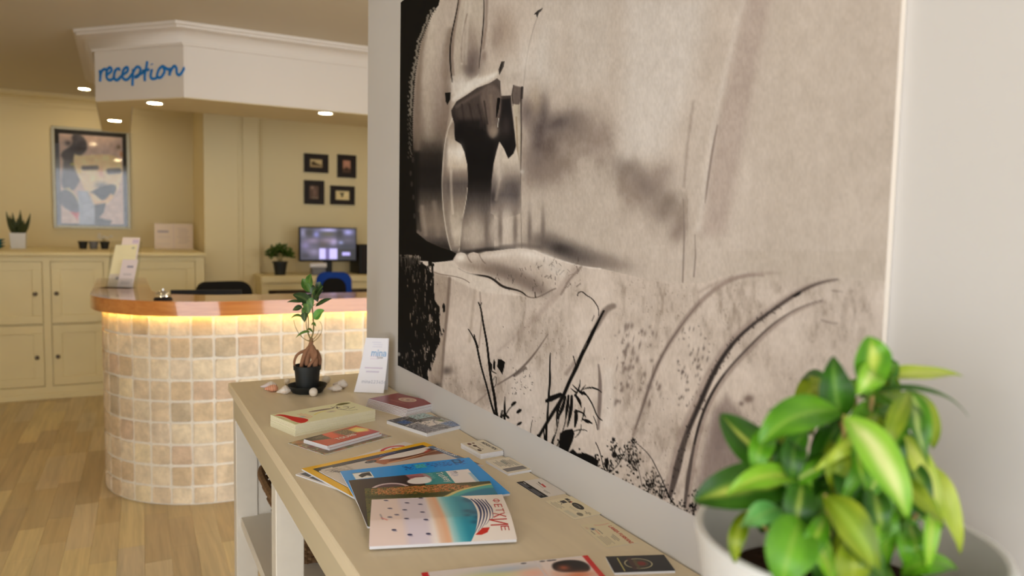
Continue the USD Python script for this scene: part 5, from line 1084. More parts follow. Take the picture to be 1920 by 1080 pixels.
spec = [  # base, tip (drawing units), width, lift of the middle, depth base, depth tip, greens, streak, facing (towards viewer, up)
    (1636, 742, 1634, 632, 78, (0, -6), -.03, -.05, MG, (YEL, .38, .95), (1, .2)), (1640, 700, 1606, 740, 50, (10, -14), -.04, -.06, LG, (PALE, .5, .7), (.9, .5)),
    (1578, 790, 1562, 668, 70, (-4, 0), -.03, -.035, DG, ((96, 160, 50), .4, .5), (1, .1)), (1575, 772, 1424, 836, 78, (-10, -22), -.05, -.075, MG, ((120, 176, 60), .5, .5), (.6, .8)),
    (1486, 884, 1352, 776, 82, (-6, 8), -.04, -.02, DG, (YEL, .16, .9), (.9, .4)), (1496, 902, 1301, 940, 96, (0, -8), -.05, -.04, DG, (YEL, .3, .95), (.7, .7)),
    (1496, 898, 1362, 930, 50, (0, -20), -.06, -.065, LG, (YEL, .3, .5), (.6, .8)), (1462, 952, 1386, 990, 48, (0, -4), -.07, -.075, ((96, 168, 84), (130, 190, 112)), None, (.5, .9)),
    (1584, 780, 1700, 972, 74, (16, -6), -.07, -.10, LG, (PALE, .5, 1), (.9, .5)), (1690, 812, 1764, 985, 48, (10, -4), -.03, -.05, YG, ((206, 216, 110), .6, .8), (.9, .4)),
    (1738, 868, 1800, 1040, 46, (10, -6), -.02, -.03, YG, ((170, 190, 70), .5, .6), (.9, .3)), (1652, 712, 1806, 706, 46, (0, -10), -.01, .0, YG, ((206, 214, 120), .4, .6), (.5, .9)),
    (1604, 746, 1816, 782, 22, (20, -34), -.02, -.03, DG, None, (.4, .9)), (1676, 742, 1748, 842, 66, (22, -10), .0, .0, OG, ((140, 160, 40), .5, .5), (.9, .4)),
    (1548, 930, 1644, 1082, 66, (10, -10), -.08, -.10, OG, ((150, 190, 60), .5, .6), (.9, .5)), (1500, 975, 1466, 1100, 92, (-4, 0), -.08, -.10, MG, ((110, 176, 40), .6, .6), (1, .4)),
    (1748, 930, 1736, 1076, 30, (4, 0), -.06, -.07, LG, (YEL, .5, .5), (1, .2)), (1570, 862, 1606, 975, 54, (6, 0), -.05, -.06, DG, ((70, 130, 40), .4, .4), (1, .2)),
    (1620, 890, 1640, 1000, 66, (4, 0), -.04, -.05, DG, None, (1, .2)), (1505, 900, 1494, 1010, 62, (-2, 0), -.06, -.07, DG, (YEL, .2, .6), (1, .2)),
    (1400, 960, 1378, 1056, 36, (-8, 0), -.03, -.04, OG, (YEL, .4, .5), (1, .2)), (1690, 985, 1696, 1062, 34, (4, 0), -.05, -.06, MG, None, (1, .2)),
    (1632, 955, 1626, 1066, 34, (2, 0), -.07, -.08, LG, (YEL, .4, .5), (1, .2)), (1690, 1078, 1796, 1070, 50, (0, -20), -.06, -.06, MG, None, (.6, .8)),
    (1600, 800, 1520, 850, 60, (0, -10), .0, .01, DG, None, (.8, .5)), (1620, 780, 1700, 850, 70, (0, -10), .01, .01, MG, None, (.8, .5)), (1560, 830, 1600, 900, 60, (0, 0), -.03, -.04, OG, None, (1, .3)),
    (1650, 830, 1720, 940, 70, (10, 0), -.02, -.04, MG, ((120, 180, 60), .5, .4), (1, .3)), (1700, 900, 1700, 1010, 60, (0, 0), -.02, -.03, DG, None, (1, .3)), (1660, 940, 1660, 1060, 50, (0, 0), -.05, -.05, MG, (YEL, .3, .3), (1, .3)),
    (1440, 900, 1430, 1000, 66, (0, 0), -.01, .0, DG, None, (1, .3)), (1560, 1000, 1540, 1100, 76, (0, 0), -.05, -.06, DG, None, (1, .3)), (1600, 1020, 1600, 1110, 66, (0, 0), -.09, -.09, OG, None, (1, .3)),
    (1530, 800, 1440, 770, 44, (0, -14), .0, .02, DG, None, (.6, .8)), (1590, 756, 1470, 764, 34, (0, -14), .02, .04, DG, None, (.5, .9)), (1610, 745, 1690, 760, 60, (0, -12), .0, .0, MG, None, (.6, .8)), (1560, 960, 1460, 930, 60, (0, -10), -.01, .0, DG, None, (.8, .6)),
    (1640, 760, 1600, 840, 70, (0, 0), -.02, -.03, MG, ((110, 170, 50), .5, .4), (1, .3)), (1530, 770, 1390, 990, 1, (0, 0), 0, 0, OG, None, (1, .3)),
]
rq = np.random.default_rng(77)
for k in range(54):
    a = rq.uniform(0, 1); bx_, by_ = rq.uniform(1440, 1710), rq.uniform(790, 985); an = math.radians(rq.uniform(35, 145)); ln = rq.uniform(80, 150)
    tx, ty = bx_ + math.cos(an) * ln, by_ + math.sin(an) * ln; d0 = rq.uniform(-.055, .02) - .03 * max(0, (by_ - 880) / 100)
    if ty > 960 and (tx < 1400 + (ty - 960) * .5 or tx > 1775): continue
    g = [DG, DG, MG, MG, LG, OG][int(rq.integers(6))]
    spec.append((bx_, by_, tx, ty, rq.uniform(36, 62), (rq.uniform(-8, 8), -6), d0, d0 - rq.uniform(.0, .02), g, (YEL, .3, .55) if rq.random() < .45 else None, (1, rq.uniform(.1, .6))))
for k in range(40):              # loose leaves over the middle and the right of the bush
    bx_, by_ = rq.uniform(1560, 1720), rq.uniform(720, 930); an = math.radians(rq.choice([rq.uniform(20, 80), rq.uniform(70, 120), rq.uniform(100, 160)])); ln = rq.uniform(80, 165)
    tx, ty = bx_ + math.cos(an) * ln, by_ + math.sin(an) * ln
    if tx > 1700 + (ty - 700) * .28 or ty > 1080: continue
    d0 = rq.uniform(-.06, .01); g = [MG, DG, LG, YG, OG, MG][int(rq.integers(6))]
    spec.append((bx_, by_, tx, ty, rq.uniform(24, 44), (rq.uniform(-10, 14), rq.uniform(-14, 0)), d0, d0 - rq.uniform(0, .03), g, (PALE if rq.random() < .4 else YEL, .35, .7) if rq.random() < .6 else None, (rq.uniform(.4, 1), rq.uniform(0, .9))))
for k, (bx_, by_, tx, ty, w, (mx, my), db, dt, g, st, (fw_, fu)) in enumerate(spec):
    if w < 5: continue
    b, t_ = vpnt(bx_, by_, db), vpnt(tx, ty, dt); m_ = vpnt((bx_ + tx) / 2 + mx, (by_ + ty) / 2 + my, (db + dt) / 2 - .012)
    leaf_obj(vp, 'leaf', *leaf_grid(b, m_, t_, w * kv * 0.93, fwd * fw_ + up_ * fu, .22, 11, 21, wave=.05, shape=1.25 if k in (0, 4, 5) else 1.0), *g, st, k, 'ink_leaf')
    foot = PC + [(b[0] - PC[0]) * .35, (b[1] - PC[1]) * .35, .155]
    if k < 24 and k % 2 == 0: obj('stalk', tube(spline([b, (b + foot) / 2 + np.array([0, 0, .012]), foot], 8), .0016, 6), M['stem'], vp)
rv = np.random.default_rng(21)
for k in range(46):              # leaves further inside and round the back of the bush
    a, h = rv.uniform(0, 2 * np.pi), rv.uniform(.0, .165); r0_ = rv.uniform(.005, .03); r1 = rv.uniform(.045, .082) * (1 - .35 * h / .165)
    d = np.array([math.cos(a), math.sin(a), 0]); back = d @ CF
    if back < -.1: r1 *= .62
    b = PC + d * r0_ + [0, 0, .165 + h]; t_ = PC + d * r1 + [0, 0, .165 + h + rv.uniform(-.05, .02)]; m_ = (b + t_) / 2 + [0, 0, .016]
    leaf_obj(vp, 'leaf', *leaf_grid(b, m_, t_, rv.uniform(.024, .036), d * .25 + up_ + rv.normal(0, .2, 3), .2, 7, 13), *[DG, MG, DG, OG][k % 4], (YEL, .3, .5) if k % 3 == 0 else None, 100 + k, 'ink_leaf')
for q, r_ in (([(1556, 1010), (1560, 930), (1566, 800), (1570, 770)], .0048), ([(1600, 1010), (1610, 900), (1632, 760)], .004), ([(1500, 1000), (1496, 930), (1488, 890)], .0032), ([(1690, 1010), (1690, 900), (1676, 760)], .0036)):
    obj('stem', tube(spline([vpnt(x, y, -.025 + .012 * i) for i, (x, y) in enumerate(q)], 12), np.linspace(r_, r_ * .7, 12), 9), M['stem'], vp)

# ------------------------------------------------------------------ printed canvas on the wall
MY0, MY1, MZ0, MZ1, MX = 0.4533, 1.8678, 0.9369, 1.8933, 0.651
mu = thing('wall_canvas', 'large black and white canvas print of a stone statue above the console table', 'picture', (0.66, 1.15, 1.41))
obj('canvas_body', box(MX + .0006, MY0, MZ0, 0.659, MY1, MZ1), M['canvas_edge'], mu, smooth=False)
#obj('edge_batten', tube([(MX + .002, MY0 - .006, MZ0 - .002), (MX + .002, MY0 - .006, 1.4), (MX + .002, MY0 - .006, MZ1 + .002)], .0062, 12), M['canvas_edge'], mu)
HM = np.array([[500.17646, -111.610301, 2824.473948], [921.168689, -3486.759383, 4902.533918], [2.181542, -0.186321, 1.0]])   # canvas metres -> drawing units of the print
cols_ = [MY1]                    # columns set so that the drawing units are evenly sampled
while cols_[-1] > MY0 + 1e-4: cols_.append(max(MY0, cols_[-1] - 1.45 / abs((HM @ [cols_[-1] - .001, 1.4, 1])[0] / (HM @ [cols_[-1] - .001, 1.4, 1])[2] - (HM @ [cols_[-1], 1.4, 1])[0] / (HM @ [cols_[-1], 1.4, 1])[2]) * .001))
ys = np.array(cols_); zs = np.linspace(MZ1, MZ0, 640)
Yg, Zg = np.meshgrid(ys, zs); hh = np.einsum('ij,jkl->ikl', HM, np.stack([Yg, Zg, np.ones_like(Yg)])); U, V = hh[0] / hh[2], hh[1] / hh[2]
m = Print(U, V, (199, 182, 166)); BK = (30, 27, 24)
n1, n2 = m.noise(1 / 160, 1 / 260, 4, 3), m.noise(1 / 26, 1 / 46, 3, 8)
m.C += ((n1 - .5) * 18)[:, None] + ((n2 - .5) * 9)[:, None]
Y0 = m.V < 500
# statue, upper part
m.grad([(826, -8), (864, -8), (849, 72), (844, 108), (846, 156), (842, 210), (834, 262), (829, 330), (831, 390), (838, 440), (848, 474), (770, 470), (768, 120), (790, 60)], [(0, (198, 181, 165)), (90, (200, 183, 167)), (150, (190, 172, 157)), (200, (172, 154, 140)), (236, (152, 134, 121)), (262, (118, 104, 92)), (290, (60, 53, 48)), (320, (44, 39, 37)), (350, (50, 45, 42)), (372, (86, 77, 70)), (398, (134, 119, 106)), (422, (154, 138, 123)), (442, (124, 110, 100)), (462, (62, 56, 52))], 1, 3)
m.stroke([(822, -10), (806, 60), (801, 180), (804, 250)], 22, (212, 197, 178), .5, 24, True); m.stroke([(846, 60), (838, 120), (838, 190), (832, 250)], 16, (140, 121, 106), .55, 16, True); m.stroke([(800, 30), (788, 110), (783, 200), (783, 280)], 10, (140, 122, 106), .6, 12, True); m.stroke([(792, 388), (798, 440)], 6, (190, 174, 158), .6, 7); m.stroke([(814, 380), (822, 440)], 8, (176, 160, 144), .5, 9); m.stroke([(784, 400), (788, 432)], 5, (70, 62, 56), .7, 6)
m.poly([(862, -5), (906, -5), (900, 100), (890, 150), (860, 160), (848, 140), (850, 60)], (200, 184, 166), .8, 14)
m.stroke([(862, -5), (855, 36), (849, 72), (847, 108), (850, 140)], 5, (150, 130, 116), .7, 5); m.stroke([(860, -4), (853, 36), (846, 72), (844, 108), (848, 154)], [1.5, 2, 2.4, 3, 2.2], (34, 28, 26), .95, 1.4, True)
m.stroke([(907, -5), (906, 48), (902.5, 84), (899, 116), (898, 128)], [1.4, 1.8, 2.6, 2, 1], (44, 36, 32), .95, 1.4, True); m.stroke([(913, -5), (911, 48), (906, 90)], 5, (160, 140, 126), .7, 5)
m.stroke([(876, 26), (868, 63), (866, 116)], [1, 2, 3], (140, 118, 106), .7, 3, True)
m.blob((886, 112), 15, 27, (118, 102, 96), .85, 4); m.blob((882, 132), 11, 13, (106, 92, 86), .75); m.blob((884, 70), 16, 24, (170, 150, 136), .5)
m.blob((868, 158), 22, 16, (214, 202, 190), .8); m.stroke([(850, 178), (872, 168), (896, 152), (930, 138)], 14, (208, 192, 174), .7, 12)
m.poly([(834.5, 174), (845, 173), (844.5, 186), (839, 196.5), (835.5, 190)], (28, 26, 24), 1, 1.5); m.poly([(940, 115.5), (946, 115), (944.5, 125), (936, 141), (935, 130)], (58, 50, 46), 1, 1.5); m.stroke([(941, 119), (936, 138)], 1.6, (20, 18, 18), .9, 1)
m.poly([(1001, 27), (1008, 20), (1018, 14), (1016, 19), (1010, 25), (1007, 34), (1005.5, 27)], (26, 22, 20), 1, 1.4); m.stroke([(1007, 34), (990, 96), (982, 156), (978, 200)], [1.6, 1.4, 1.8, 2.2], (150, 132, 120), .5, 2.4, True)
for (x, y, rx, ry, c, a, g) in ((945, 55, 22, 40, (174, 152, 134), .6, 0), (930, 70, 10, 30, (160, 140, 126), .4, 0), (908, 105, 5, 10, (150, 130, 118), .6, 0), (1015, 110, 16, 60, (210, 198, 186), .7, 4), (957, 145, 14, 12, (160, 142, 126), .5, 0)): m.blob((x, y), rx, ry, c, a, g)
m.stroke([(851, 186), (868, 172), (888, 158), (912, 148), (930, 138)], [8, 14, 16, 12, 6], (224, 213, 200), .8, 9, True); m.poly([(846, 150), (862, 158), (884, 152), (898, 140), (890, 160), (866, 176), (848, 176)], (220, 208, 194), .6, 8); m.blob((955, 135), 12, 30, (214, 201, 187), .6, 5); m.blob((985, 120), 16, 50, (216, 204, 192), .6, 6)
for x, a_ in ((868, .5), (876, .4)): m.stroke([(x + 6, 5), (x, 60), (x - 2, 120)], 4, (214, 200, 184), a_, 5, True)
# dark hollow
hol = [(846, 207), (856, 190), (875, 178), (894, 165), (918, 156), (932, 147), (938, 152), (939, 180), (958, 179), (959, 200), (964, 241), (966, 252), (968, 272), (963, 288), (953, 298), (945, 280), (936, 266), (930.5, 285), (925, 311), (921.5, 337), (919, 365), (919, 395), (878, 400), (877, 340), (875, 306), (871, 285), (864.5, 271), (854, 267), (851.5, 250), (851.5, 232), (847, 216)]
m.grad(hol, [(150, (100, 88, 81)), (185, (78, 68, 63)), (215, (60, 52, 49)), (245, (38, 34, 33)), (300, (30, 27, 27)), (335, (36, 32, 31)), (360, (58, 52, 49)), (385, (96, 87, 81)), (400, (120, 108, 100))], 1, 2.2)
m.poly([(852, 205), (876, 184), (912, 164), (922, 176), (918, 214), (900, 240), (878, 236), (858, 226)], (88, 76, 70), .85, 14); m.stroke([(856, 200), (884, 182), (914, 166)], 6, (120, 104, 94), .6, 6)
for x0, x1 in ((866, 872), (880, 890), (896, 908)): m.stroke([(x0, 196), (x1, 244)], 3, (58, 50, 47), .7, 4)
m.poly([(905, 168), (926, 160), (936, 170), (934, 236), (930, 254), (924, 259), (916, 252), (912, 226), (904, 200)], (120, 104, 94), .95, 8, True); m.blob((926, 246), 9, 11, (176, 158, 140), .9); m.stroke([(920, 180), (924, 230)], 6, (146, 128, 114), .6, 6); m.stroke([(908, 190), (914, 232)], 3, (64, 56, 52), .8, 3)
m.stroke([(935, 186), (933, 204), (931, 220)], [6, 5, 1.5], (24, 22, 22), 1, 1.6); m.stroke([(935, 222), (933, 238)], 1.5, (214, 204, 190), .9, 1.2)
m.poly([(940, 186), (957, 184), (962, 240), (952, 252), (940, 236)], (40, 36, 36), .9, 6); m.blob((948, 238), 10, 20, (78, 68, 64), .7); m.rect(859, 224, 902, 268, (34, 30, 30), .8, 14)
# right of the hollow
m.poly([(963, 160), (979, 164), (978, 186), (972, 198), (961, 194), (959, 178)], (112, 98, 90), .95, 4); m.stroke([(979, 164), (978, 184)], 4, (48, 42, 40), .9, 2.5); m.stroke([(963, 160), (960, 178), (962, 198)], 1.6, (60, 52, 48), .8, 1.5)
m.poly([(962, 196), (976, 196), (977, 260), (974, 312), (966, 262)], (206, 190, 168), 1, 3); m.stroke([(968, 220), (971, 300)], 3, (172, 150, 124), .7, 3); m.stroke([(977, 186), (977.5, 260), (976, 330), (978, 470)], [2.6, 2.2, 1.2, .8], (70, 60, 54), .9, 2); m.blob((979, 322), 5, 4, (232, 222, 210), .95)
for (x, y, rx, ry, c, a, g) in ((990, 212, 16, 26, (110, 96, 92), .7, 0), (1011, 258, 15, 56, (96, 84, 82), .85, 4), (1046, 232, 34, 16, (92, 81, 78), .9, -16), (1018, 214, 10, 30, (104, 92, 88), .7, 0), (1030, 270, 26, 46, (128, 112, 104), .7, 8), (1078, 240, 26, 34, (132, 116, 106), .7, 20), (1120, 262, 30, 46, (150, 132, 120), .6, 20), (1000, 310, 26, 40, (138, 122, 112), .6, 0), (1040, 320, 44, 34, (150, 132, 120), .5, 0), (1005, 190, 12, 30, (186, 166, 144), .6, 0),
                              (1168, 316, 30, 22, (146, 130, 118), .75, 25), (1208, 348, 34, 26, (134, 118, 108), .8, 35), (1246, 392, 26, 30, (142, 126, 114), .75, 45), (1272, 432, 14, 24, (150, 132, 120), .7, 20), (1180, 360, 60, 24, (164, 146, 132), .5, 35), (1240, 330, 20, 30, (160, 142, 130), .5, 30)): m.blob((x, y), rx, ry, c, a, g)
g = m.noise(1 / 22, 1 / 34, 4, 31); i = np.nonzero((m.U > 975) & (m.U < 1290) & (m.V > 140) & (m.V < 460))[0]
f_ = np.clip((n1[i] - .35) * 3, 0, 1) * np.exp(-((m.V[i] - 270 - (m.U[i] - 1040) * .5) / 70) ** 2); m.C[i] -= (np.clip(g[i] - .42, 0, 1) * 60 * f_)[:, None]
m.poly([(1100, 300), (1156, 311), (1160, 500), (1040, 470), (1000, 420), (1060, 340)], (196, 180, 164), .55, 40)
# folds and haze under the hollow
m.grad([(866, 300), (877, 330), (880, 360), (918, 360), (925, 311), (926, 380), (926, 470), (862, 476), (864, 430), (872, 390)], [(300, (34, 31, 30)), (335, (38, 34, 33)), (356, (56, 50, 48)), (378, (92, 83, 78)), (400, (122, 110, 102)), (430, (160, 145, 132)), (452, (150, 135, 124)), (474, (66, 59, 55))], 1, 3)
m.grad([(829, 352), (831, 300), (836, 258), (842, 240), (851, 226), (852, 262), (864, 270), (870, 284), (876, 308), (877.5, 340), (875, 372), (868, 410), (863, 460), (856, 476), (846, 472), (836, 430), (830, 390)], [(226, (164, 146, 130)), (258, (190, 172, 154)), (284, (224, 210, 194)), (312, (210, 192, 172)), (328, (160, 143, 130)), (344, (108, 97, 91)), (360, (118, 106, 98)), (382, (164, 148, 133)), (410, (194, 178, 160)), (440, (208, 192, 174)), (460, (184, 168, 152)), (475, (96, 86, 80))], 1, 2)
m.stroke([(835, 262), (834, 330), (837, 400), (846, 458)], 9, (140, 125, 114), .55, 8, True); m.stroke([(846, 300), (846, 352), (849, 400)], 5, (214, 198, 180), .65, 4, True); m.blob((862, 286), 7, 14, (234, 222, 208), .7)
m.stroke([(848, 222), (838, 250), (831, 300), (829, 350), (832, 400), (838, 440), (846, 470)], 1.8, (214, 200, 182), .8, 1.6, True); m.stroke([(876, 352), (873, 380), (865, 420), (862, 460)], 1.3, (208, 194, 176), .9, 1.2, True)
m.grad([(866, 412), (888, 392), (910, 404), (914, 440), (908, 468), (884, 476), (866, 470)], [(395, (118, 106, 98)), (425, (178, 162, 147)), (448, (192, 176, 160)), (464, (150, 135, 124)), (476, (84, 75, 70))], .9, 14)
m.grad([(922, 340), (926, 306), (932, 284), (937, 266), (945, 279), (953, 298), (963, 288), (968, 276), (975, 312), (977, 400), (940, 412), (920, 400), (920, 370)], [(266, (212, 196, 178)), (300, (210, 194, 176)), (326, (178, 162, 148)), (346, (124, 112, 105)), (366, (104, 94, 90)), (384, (144, 130, 121)), (408, (184, 168, 154))], 1, 2.4); m.blob((936, 322), 7, 34, (216, 200, 184), .6); m.blob((962, 352), 12, 16, (104, 93, 89), .6); m.blob((925, 372), 6, 13, (70, 62, 60), .85); m.stroke([(940, 280), (938, 330), (930, 374)], 5, (196, 180, 164), .5, 5)
for x, w, t0, t1, c in ((926, 20, 390, 462, (196, 180, 165)), (950, 22, 384, 460, (212, 196, 180)), (981, 14, 340, 458, (196, 180, 164)), (1004, 24, 350, 462, (200, 184, 168)), (1030, 26, 360, 456, (196, 180, 164)), (890, 26, 396, 462, (196, 180, 164))): m.blob((x, (t0 + t1) / 2 + 6), w * .5, (t1 - t0) * .52, c, .95)
for x in (912, 938, 966, 993, 1018): m.blob((x, 432), 4, 36, (112, 99, 91), .6)
m.stroke([(852, 476), (880, 474), (910, 470), (945, 466), (964, 464)], [6, 9, 9, 7, 4], (50, 44, 41), .9, 9); m.stroke([(940, 464), (980, 461), (1012, 464)], 8, (110, 97, 90), .6, 9); m.blob((1054, 468), 42, 16, (60, 53, 50), .97, 20); m.blob((1094, 482), 46, 14, (100, 89, 83), .85, 14); m.blob((1140, 492), 50, 14, (150, 134, 122), .6, 12); m.blob((1020, 452), 22, 14, (116, 103, 95), .7)
# far right folds
m.stroke([(1395, -10), (1364, 124), (1338, 249), (1322, 363), (1310, 430)], 10, (214, 200, 186), .5, 12, True); m.poly([(1400, -10), (1369, 124), (1343, 249), (1326, 363), (1314, 441), (1360, 441), (1420, 120), (1450, -10)], (184, 164, 150), .7, 26)
m.stroke([(1345, 235), (1338, 270), (1330, 320), (1322, 380)], [1.5, 4, 4, 1.5], (140, 122, 112), .7, 3, True); m.stroke([(1281, 373), (1283, 440), (1280, 529)], [1, 2.2, 2.6], (140, 124, 114), .8, 2.4); m.stroke([(1303, 440), (1304, 480), (1301, 519)], [1, 2, 2.6], (146, 130, 120), .8, 2.4); m.stroke([(1300, 190), (1288, 280), (1282, 350)], 5, (172, 154, 140), .6, 6)
m.poly([(1170, -10), (1330, -10), (1290, 180), (1240, 290), (1165, 300)], (212, 201, 190), .5, 60); m.poly([(1060, -10), (1150, -10), (1140, 160), (1070, 170)], (204, 190, 176), .6, 40); m.poly([(1010, -10), (1060, -10), (1050, 160), (1015, 170)], (206, 192, 178), .5, 30); m.poly([(1450, -10), (1700, -10), (1680, 500), (1420, 500)], (194, 177, 160), .55, 70)
# pale stone arm and ledge
arm = [(787, 489), (800, 489.5), (814, 492), (835, 490), (849, 488), (851, 482), (856, 476), (864, 473), (872, 475), (876, 480), (880, 475), (888, 472.5), (896, 475), (899, 479), (904, 474), (912, 471.5), (924, 471), (953, 467), (980, 466), (1004, 469.5), (1024, 479.5), (1054, 489), (1090, 499), (1126, 503), (1191, 519), (1251, 531), (1279, 533), (1321, 530), (1358, 517), (1413, 509), (1464, 512), (1560, 522), (1720, 530), (1760, 1100), (1300, 1100), (700, 760), (700, 489)]
m.poly(arm, (206, 188, 172), 1, 1.6)
i = np.nonzero((m.V > 470) & (m.U < 1720))[0]; gi = m.noise(1 / 9, 1 / 26, 4, 14)[i]; gl = m.noise(1 / 70, 1 / 90, 3, 22)[i]; gs = m.noise(1 / 3.2, 1 / 5, 3, 41)[i]
ins = (m.V[i] > 560) | (np.abs(m.C[i][:, 0] - 206) < 1.5)
m.C[i] -= (ins * (np.clip(gi - .5, 0, 1) * 62 * np.clip((gl - .36) * 4, 0, 1) + np.clip(gs - .70, 0, 1) * 150 * np.clip((gl - .42) * 5, 0, 1) + (gl - .5) * 26))[:, None]
fade = np.clip((m.U[i] - 1340) / 90, 0, 1) * np.clip((548 - m.V[i]) / 36, 0, 1); m.C[i] += (np.array([194, 177, 160.]) - m.C[i]) * (fade * .9)[:, None]
m.stroke([(1310, 548), (1358, 526), (1413, 514), (1460, 512)], [4, 7, 8, 3], (176, 156, 142), .6, 8, True)
# hand
m.poly([(852, 484), (858, 475), (866, 474), (874, 480), (884, 474), (896, 476), (906, 473), (953, 468), (1000, 471), (1040, 490), (1050, 520), (1020, 545), (985, 552), (941, 534), (905, 516), (868, 506), (854, 496)], (202, 184, 168), .8, 6)
m.blob((864, 484), 10, 9, (220, 204, 188), .8); m.blob((886, 482), 9, 7, (216, 200, 184), .7); m.blob((909, 480), 8, 7, (212, 196, 180), .6); m.blob((980, 480), 36, 12, (216, 200, 184), .7, 8)
m.stroke([(876, 478), (879, 486), (884, 492)], 2, (140, 122, 110), .7, 2, True); m.stroke([(899, 478), (903, 486), (910, 494)], 2, (140, 122, 110), .7, 2, True)
m.blob((946, 510), 42, 12, (118, 102, 92), .75, 18); m.blob((985, 528), 34, 12, (140, 122, 110), .7, 20); m.blob((916, 506), 18, 6, (150, 132, 118), .7, 14); m.blob((1005, 540), 26, 10, (128, 112, 102), .6, 30); m.blob((890, 500), 20, 6, (176, 158, 142), .7, 14)
m.stroke([(858, 502), (873, 510.5), (895, 516), (915, 519), (928, 526), (941, 536), (965, 543), (986, 554)], [1, 2, 3, 3.6, 4, 4.4, 3, 2], (46, 40, 36), .95, 1.6, True); m.stroke([(986, 554), (1004, 558), (1020, 552), (1042, 541)], 2, (112, 98, 88), .8, 2, True); m.stroke([(1003, 548), (1004, 558)], 2, (60, 52, 46), .8, 1.5)
for k in range(26):
    a_ = random.Random(k + 50); x, y = a_.uniform(925, 1045), a_.uniform(486, 545); m.stroke([(x, y), (x + a_.uniform(-3, 3), y + a_.uniform(2, 9))], a_.uniform(.6, 1.6), (74, 64, 58), .6, 1.2)
for k in range(30):
    a_ = random.Random(k + 150); x, y = a_.uniform(1000, 1085), a_.uniform(486, 540); m.stroke([(x, y), (x + a_.uniform(-4, 9), y - a_.uniform(2, 8))], a_.uniform(.7, 2.0), (88, 76, 68), .6, 1.2)
m.blob((1000, 478), 44, 9, (226, 212, 198), .8, 12); m.blob((930, 478), 30, 6, (222, 208, 194), .7, -6); m.blob((864, 482), 8, 7, (232, 220, 206), .8); m.blob((1040, 505), 30, 12, (216, 202, 188), .7, 24)
m.stroke([(1000, 470), (1024, 479), (1054, 489), (1090, 499), (1126, 504)], 3, (224, 210, 196), .6, 3, True)
# ledge front
m.poly([(790, 490), (850, 489), (862, 503), (905, 520), (941, 540), (985, 556), (900, 548), (846, 522), (808, 506)], (216, 200, 184), .9, 5); m.stroke([(806, 506), (826, 514), (850, 518), (880, 530)], 1.6, (150, 132, 118), .8, 1.6, True)
m.poly([(806, 508), (842, 520), (836, 600), (828, 700), (816, 735), (803, 700), (810, 620)], (170, 150, 132), .5, 10); m.stroke([(843, 522), (838, 590), (832, 650), (829, 700), (824, 740)], [5, 5, 4, 3, 3], (122, 104, 92), .7, 5); m.stroke([(900, 548), (903, 600), (898, 650)], 2.4, (150, 130, 116), .5, 3); m.stroke([(890, 545), (880, 640)], 5, (184, 164, 146), .5, 6); m.blob((838, 695), 9, 7, (112, 98, 90), .85); m.blob((820, 722), 6, 5, (70, 62, 56), .8)
m.stroke([(1078, 508), (1040, 556), (1000, 600), (960, 636), (935, 658)], [14, 12, 8, 5, 3], (184, 164, 150), .6, 9, True); m.stroke([(1027, 627), (1000, 666), (965, 701), (948, 712), (933, 721)], [1, 2.4, 4, 3, 2], (112, 96, 86), .85, 2.4, True); m.stroke([(985, 690), (965, 704)], 5, (96, 84, 76), .7, 4); m.stroke([(930, 722), (905, 745), (880, 765)], 2, (150, 132, 120), .6, 3); m.stroke([(1090, 500), (1068, 524), (1052, 552)], 3, (120, 104, 94), .5, 5)
for k in range(40):
    a_ = random.Random(k + 300); x, y = a_.uniform(960, 1000), a_.uniform(690, 740); m.oval((x, y), a_.uniform(.6, 1.6), a_.uniform(.6, 1.4), (70, 62, 56), .6, 0, 1)
for k in range(70):
    a_ = random.Random(k + 400); x, y = a_.uniform(1150, 1240), a_.uniform(610, 760); m.blob((x, y), a_.uniform(1, 3.4), a_.uniform(2, 8), (112, 96, 88), a_.uniform(.25, .6), 12)
for k in range(60):
    a_ = random.Random(k + 600); x = a_.uniform(1270, 1330); y = 610 + (x - 1270) * .2 + a_.uniform(0, 150); m.blob((x, y), a_.uniform(.8, 2.4), a_.uniform(1, 5), (92, 80, 74), a_.uniform(.3, .7), 12)
# robe bands
c0 = [(1432, 517), (1367, 527), (1311.5, 568), (1265, 628), (1233, 684), (1209.6, 748.5), (1191, 804), (1180, 850)]
m.stroke(c0, [2, 7, 9, 9, 8, 7, 5, 2], (160, 140, 128), .7, 7, True); m.stroke(c0[2:7], [1, 2.5, 4, 4, 2], (104, 90, 82), .7, 3, True)
c1_ = [(1571, 524), (1524, 535.5), (1492, 552), (1458, 575), (1422.6, 600), (1376, 642), (1339, 698), (1311.5, 758), (1288, 813), (1265, 897), (1256, 930)]
m.stroke([(x - 8, y + 2) for x, y in c1_], [4, 9, 12, 13, 14, 15, 16, 16, 16, 15, 10], (168, 148, 136), .6, 9, True); m.stroke(c1_, [2, 5, 7, 6, 7, 9, 10, 10, 10, 14, 8], (84, 72, 66), .9, 4, True); m.stroke(c1_[3:9], [1, 3, 5, 5, 5, 2], (50, 44, 42), .75, 3, True); m.poly([(1486, 556), (1494, 549), (1503, 546), (1500, 553), (1490, 558)], (30, 26, 24), 1, 2)
c2_ = [(1543, 563), (1473.5, 591), (1440, 616), (1404, 651), (1380, 676), (1358, 702), (1325, 758), (1302, 832), (1288, 915), (1284, 950)]
m.stroke([(x + 4, y + 2) for x, y in c2_], [2, 6, 8, 9, 9, 9, 9, 9, 12, 8], (164, 144, 132), .6, 6, True); m.stroke(c2_, [1, 2, 3.4, 4.4, 4, 6, 5.4, 5, 8, 5], (90, 78, 72), .9, 3, True); m.stroke(c2_[5:8], [2, 4, 3], (46, 40, 38), .85, 2, True)
